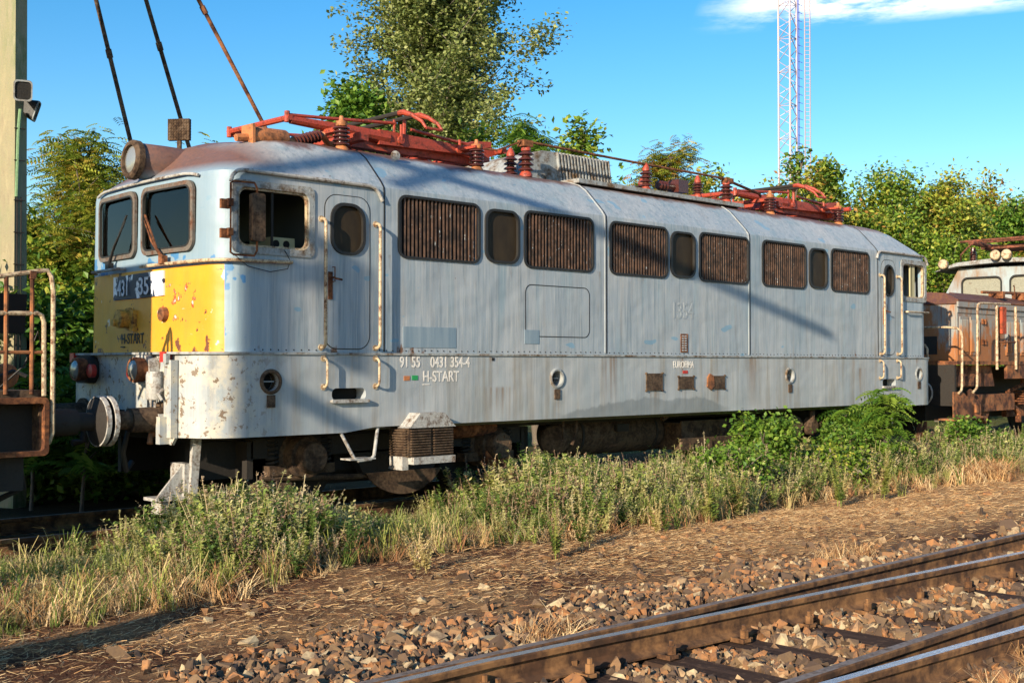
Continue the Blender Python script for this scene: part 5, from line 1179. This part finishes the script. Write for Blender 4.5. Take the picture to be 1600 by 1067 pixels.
# dry tussocks: lower right corner, one in the belt, a few between the stones
for (cx, cy, sx_, sy_, n, sc) in ((-5.2, -7.45, 1.3, .26, 560, .62), (5.2, -1.75, .6, .25, 60, 1.5), (-3.1, -4.25, .35, .15, 26, .9), (-7.3, -4.7, .3, .12, 16, .8), (2.5, -4.5, 1.4, .15, 30, .7)):
    x = cx + RNG.normal(size=n) * sx_ * .6; y = cy + RNG.normal(size=n) * sy_ * .6
    kk = y > -8.95 if cy < -8 else y < 9; x, y = x[kk], y[kk]
    veg('dry_tussock', dt, x, y, RNG.uniform(.6, 1.3, len(x)) * sc, 'straw', 'dry straw coloured tussocks by the rails and in the belt', 'grass', .25)
# countable upright weeds in front of the belt
wc = [('feathery yellow green weed standing before the ventilator box', -4.2, -2.15, .95), ('upright pale weed at the front of the belt under the first grille', -3.0, -2.1, 1.0), ('tall feathery weed right of the belt middle, forked', -1.35, -1.9, 1.15), ('pale forked weed below the round porthole', -2.0, -1.95, 1.15), ('narrow bushy weed below the three cover plates', .6, -2.0, 1.1), ('dense upright weed clump before the leafy bush', 1.6, -1.95, 1.15), ('small lone green weed in the straw at the left', -4.9, -2.35, .8), ('pale yellow weed beside the guard iron shadow', -6.3, -2.2, .75)]
for i, (lab, x, y, s_) in enumerate(wc):
    vs, fs_ = [], []
    t_ = [stalk(60, .62, .22, .05, 300 + i * 3 + k, True) for k in range(3)]
    pos = np.array([(x + RNG.normal() * .05, y + RNG.normal() * .05, -.23) for _ in range(3)])
    o = scatter('upright_weed', np.stack([q[0] for q in t_]), t_[0][1], pos, rotz(RNG.random(3) * 6, RNG.normal(size=3) * .06, RNG.random(3) * 6), RNG.uniform(.85, 1.1, 3) * s_, 'grassgreen'); tag(o, lab, 'weed', 'single weeds standing before the belt')
# bindweed covered bush and tree-of-heaven saplings against the skirt
bd = tree('climber_bush', (1.45, -.5, -.25), .95, 'bush overgrown with broad green climber leaves against the battery box', 'bush', 'lf_ail', 'bark', (.1, 1), 24, .38, 35, 5, 3, 8, .075, 60, None, 3, tsp=.09)
tree('climber_bush', (.1, -.75, -.25), .55, 'low sprawl of green climber leaves left of the leafy bush', 'bush', 'lf_ail', 'bark', (.05, 1), 20, .50, 15, 4, 3, 7, .07, 61, None, 3, tsp=.09)
tree('tree_of_heaven', (3.95, -.55, -.25), 1.30, 'young tree of heaven with long fronds before the right end of the skirt', 'sapling', 'lf_ail', 'bark', (.15, 1), 18, .26, 55, 2, 2, 2, .38, 62, None, 2, FR3, tsp=.05)
tree('climber_bush', (3.3, -.8, -.25), .75, 'bright green leafy clump at the foot of the young tree of heaven', 'bush', 'lf_ail', 'bark', (.05, 1), 22, .42, 20, 4, 3, 7, .07, 63, None, 3, tsp=.10)
tree('climber_bush', (6.9, -.65, -.25), .75, 'small green bush below the gap between the two locomotives', 'bush', 'lf_ail', 'bark', (.05, 1), 20, .34, 25, 4, 3, 7, .07, 64, None, 3, tsp=.10)
tree('climber_bush', (2.4, -.9, -.25), .5, 'dry twiggy green clump between the leafy bush and the sapling', 'bush', 'lf_green', 'barkpale', (.05, 1), 18, .4, 15, 4, 3, 5, .07, 65, None, 3, tsp=.10)

# ------------------------------------------------------------------ unseen shapes added outside the frame to cast shadows into it
DL = Vector((math.cos(R(SUN_EL)) * math.cos(R(SUN_AZ)), math.cos(R(SUN_EL)) * math.sin(R(SUN_AZ)), -math.sin(R(SUN_EL)))) * 13
def up_(x, z, y=0): return Vector((x, y, z)) - DL
gt_ = thing('shadow_gantry', up_(-6.47, 2.4) * 1.0, 'unseen gantry bars added left of the camera to cast slanting shadows', 'gantry')
gt_.location.z = -.2; base_ = up_(-6.47, 2.4)
def bar(name, p, q, w=.085): MB().tube([p, q], w, 6).build(name, 'galv', gt_)  # bars set back along the sun direction to draw shadows on the locomotive side
bar('shadow_gantry_post', Vector((base_.x, base_.y, -.3)), base_, .10)
bar('shadow_gantry_brace', up_(-6.6, 3.32), up_(-5.2, 3.9, .3)); bar('shadow_gantry_brace', up_(-5.5, 3.98, .3), up_(3.6, 2.05), .085)
bar('shadow_gantry_brace', up_(-4.95, 3.55), up_(-3.6, 4.0, .4)); bar('shadow_gantry_brace', base_, up_(-5.45, 2.55)); bar('shadow_gantry_brace', up_(-5.46, 2.6), up_(-5.44, 1.5), .09)
bar('shadow_gantry_brace', up_(-6.5, 3.1), up_(-5.46, 2.6)); bar('shadow_gantry_brace', base_, up_(-6.6, 3.4)); bar('shadow_gantry_brace', up_(-6.5, 1.45), up_(-5.45, .9), .09)
ms_ = thing('shadow_casting_post', (-11.0, -2.9, -.25), 'unseen post added left of the frame, shaped to cast a tapering ground shadow', 'post')
MB().prism([(-11.0, -3.17, -.3), (-11.0, -2.71, -.3), (-11.0, -2.71, .25), (-11.0, -2.78, .70), (-11.0, -2.89, .70), (-11.0, -3.17, .25)], (-.12, 0, 0), (.1, 0, 0)).build('post_body', 'conc', ms_, 0)  # added out of view; outline cut to give the ground shadow its taper
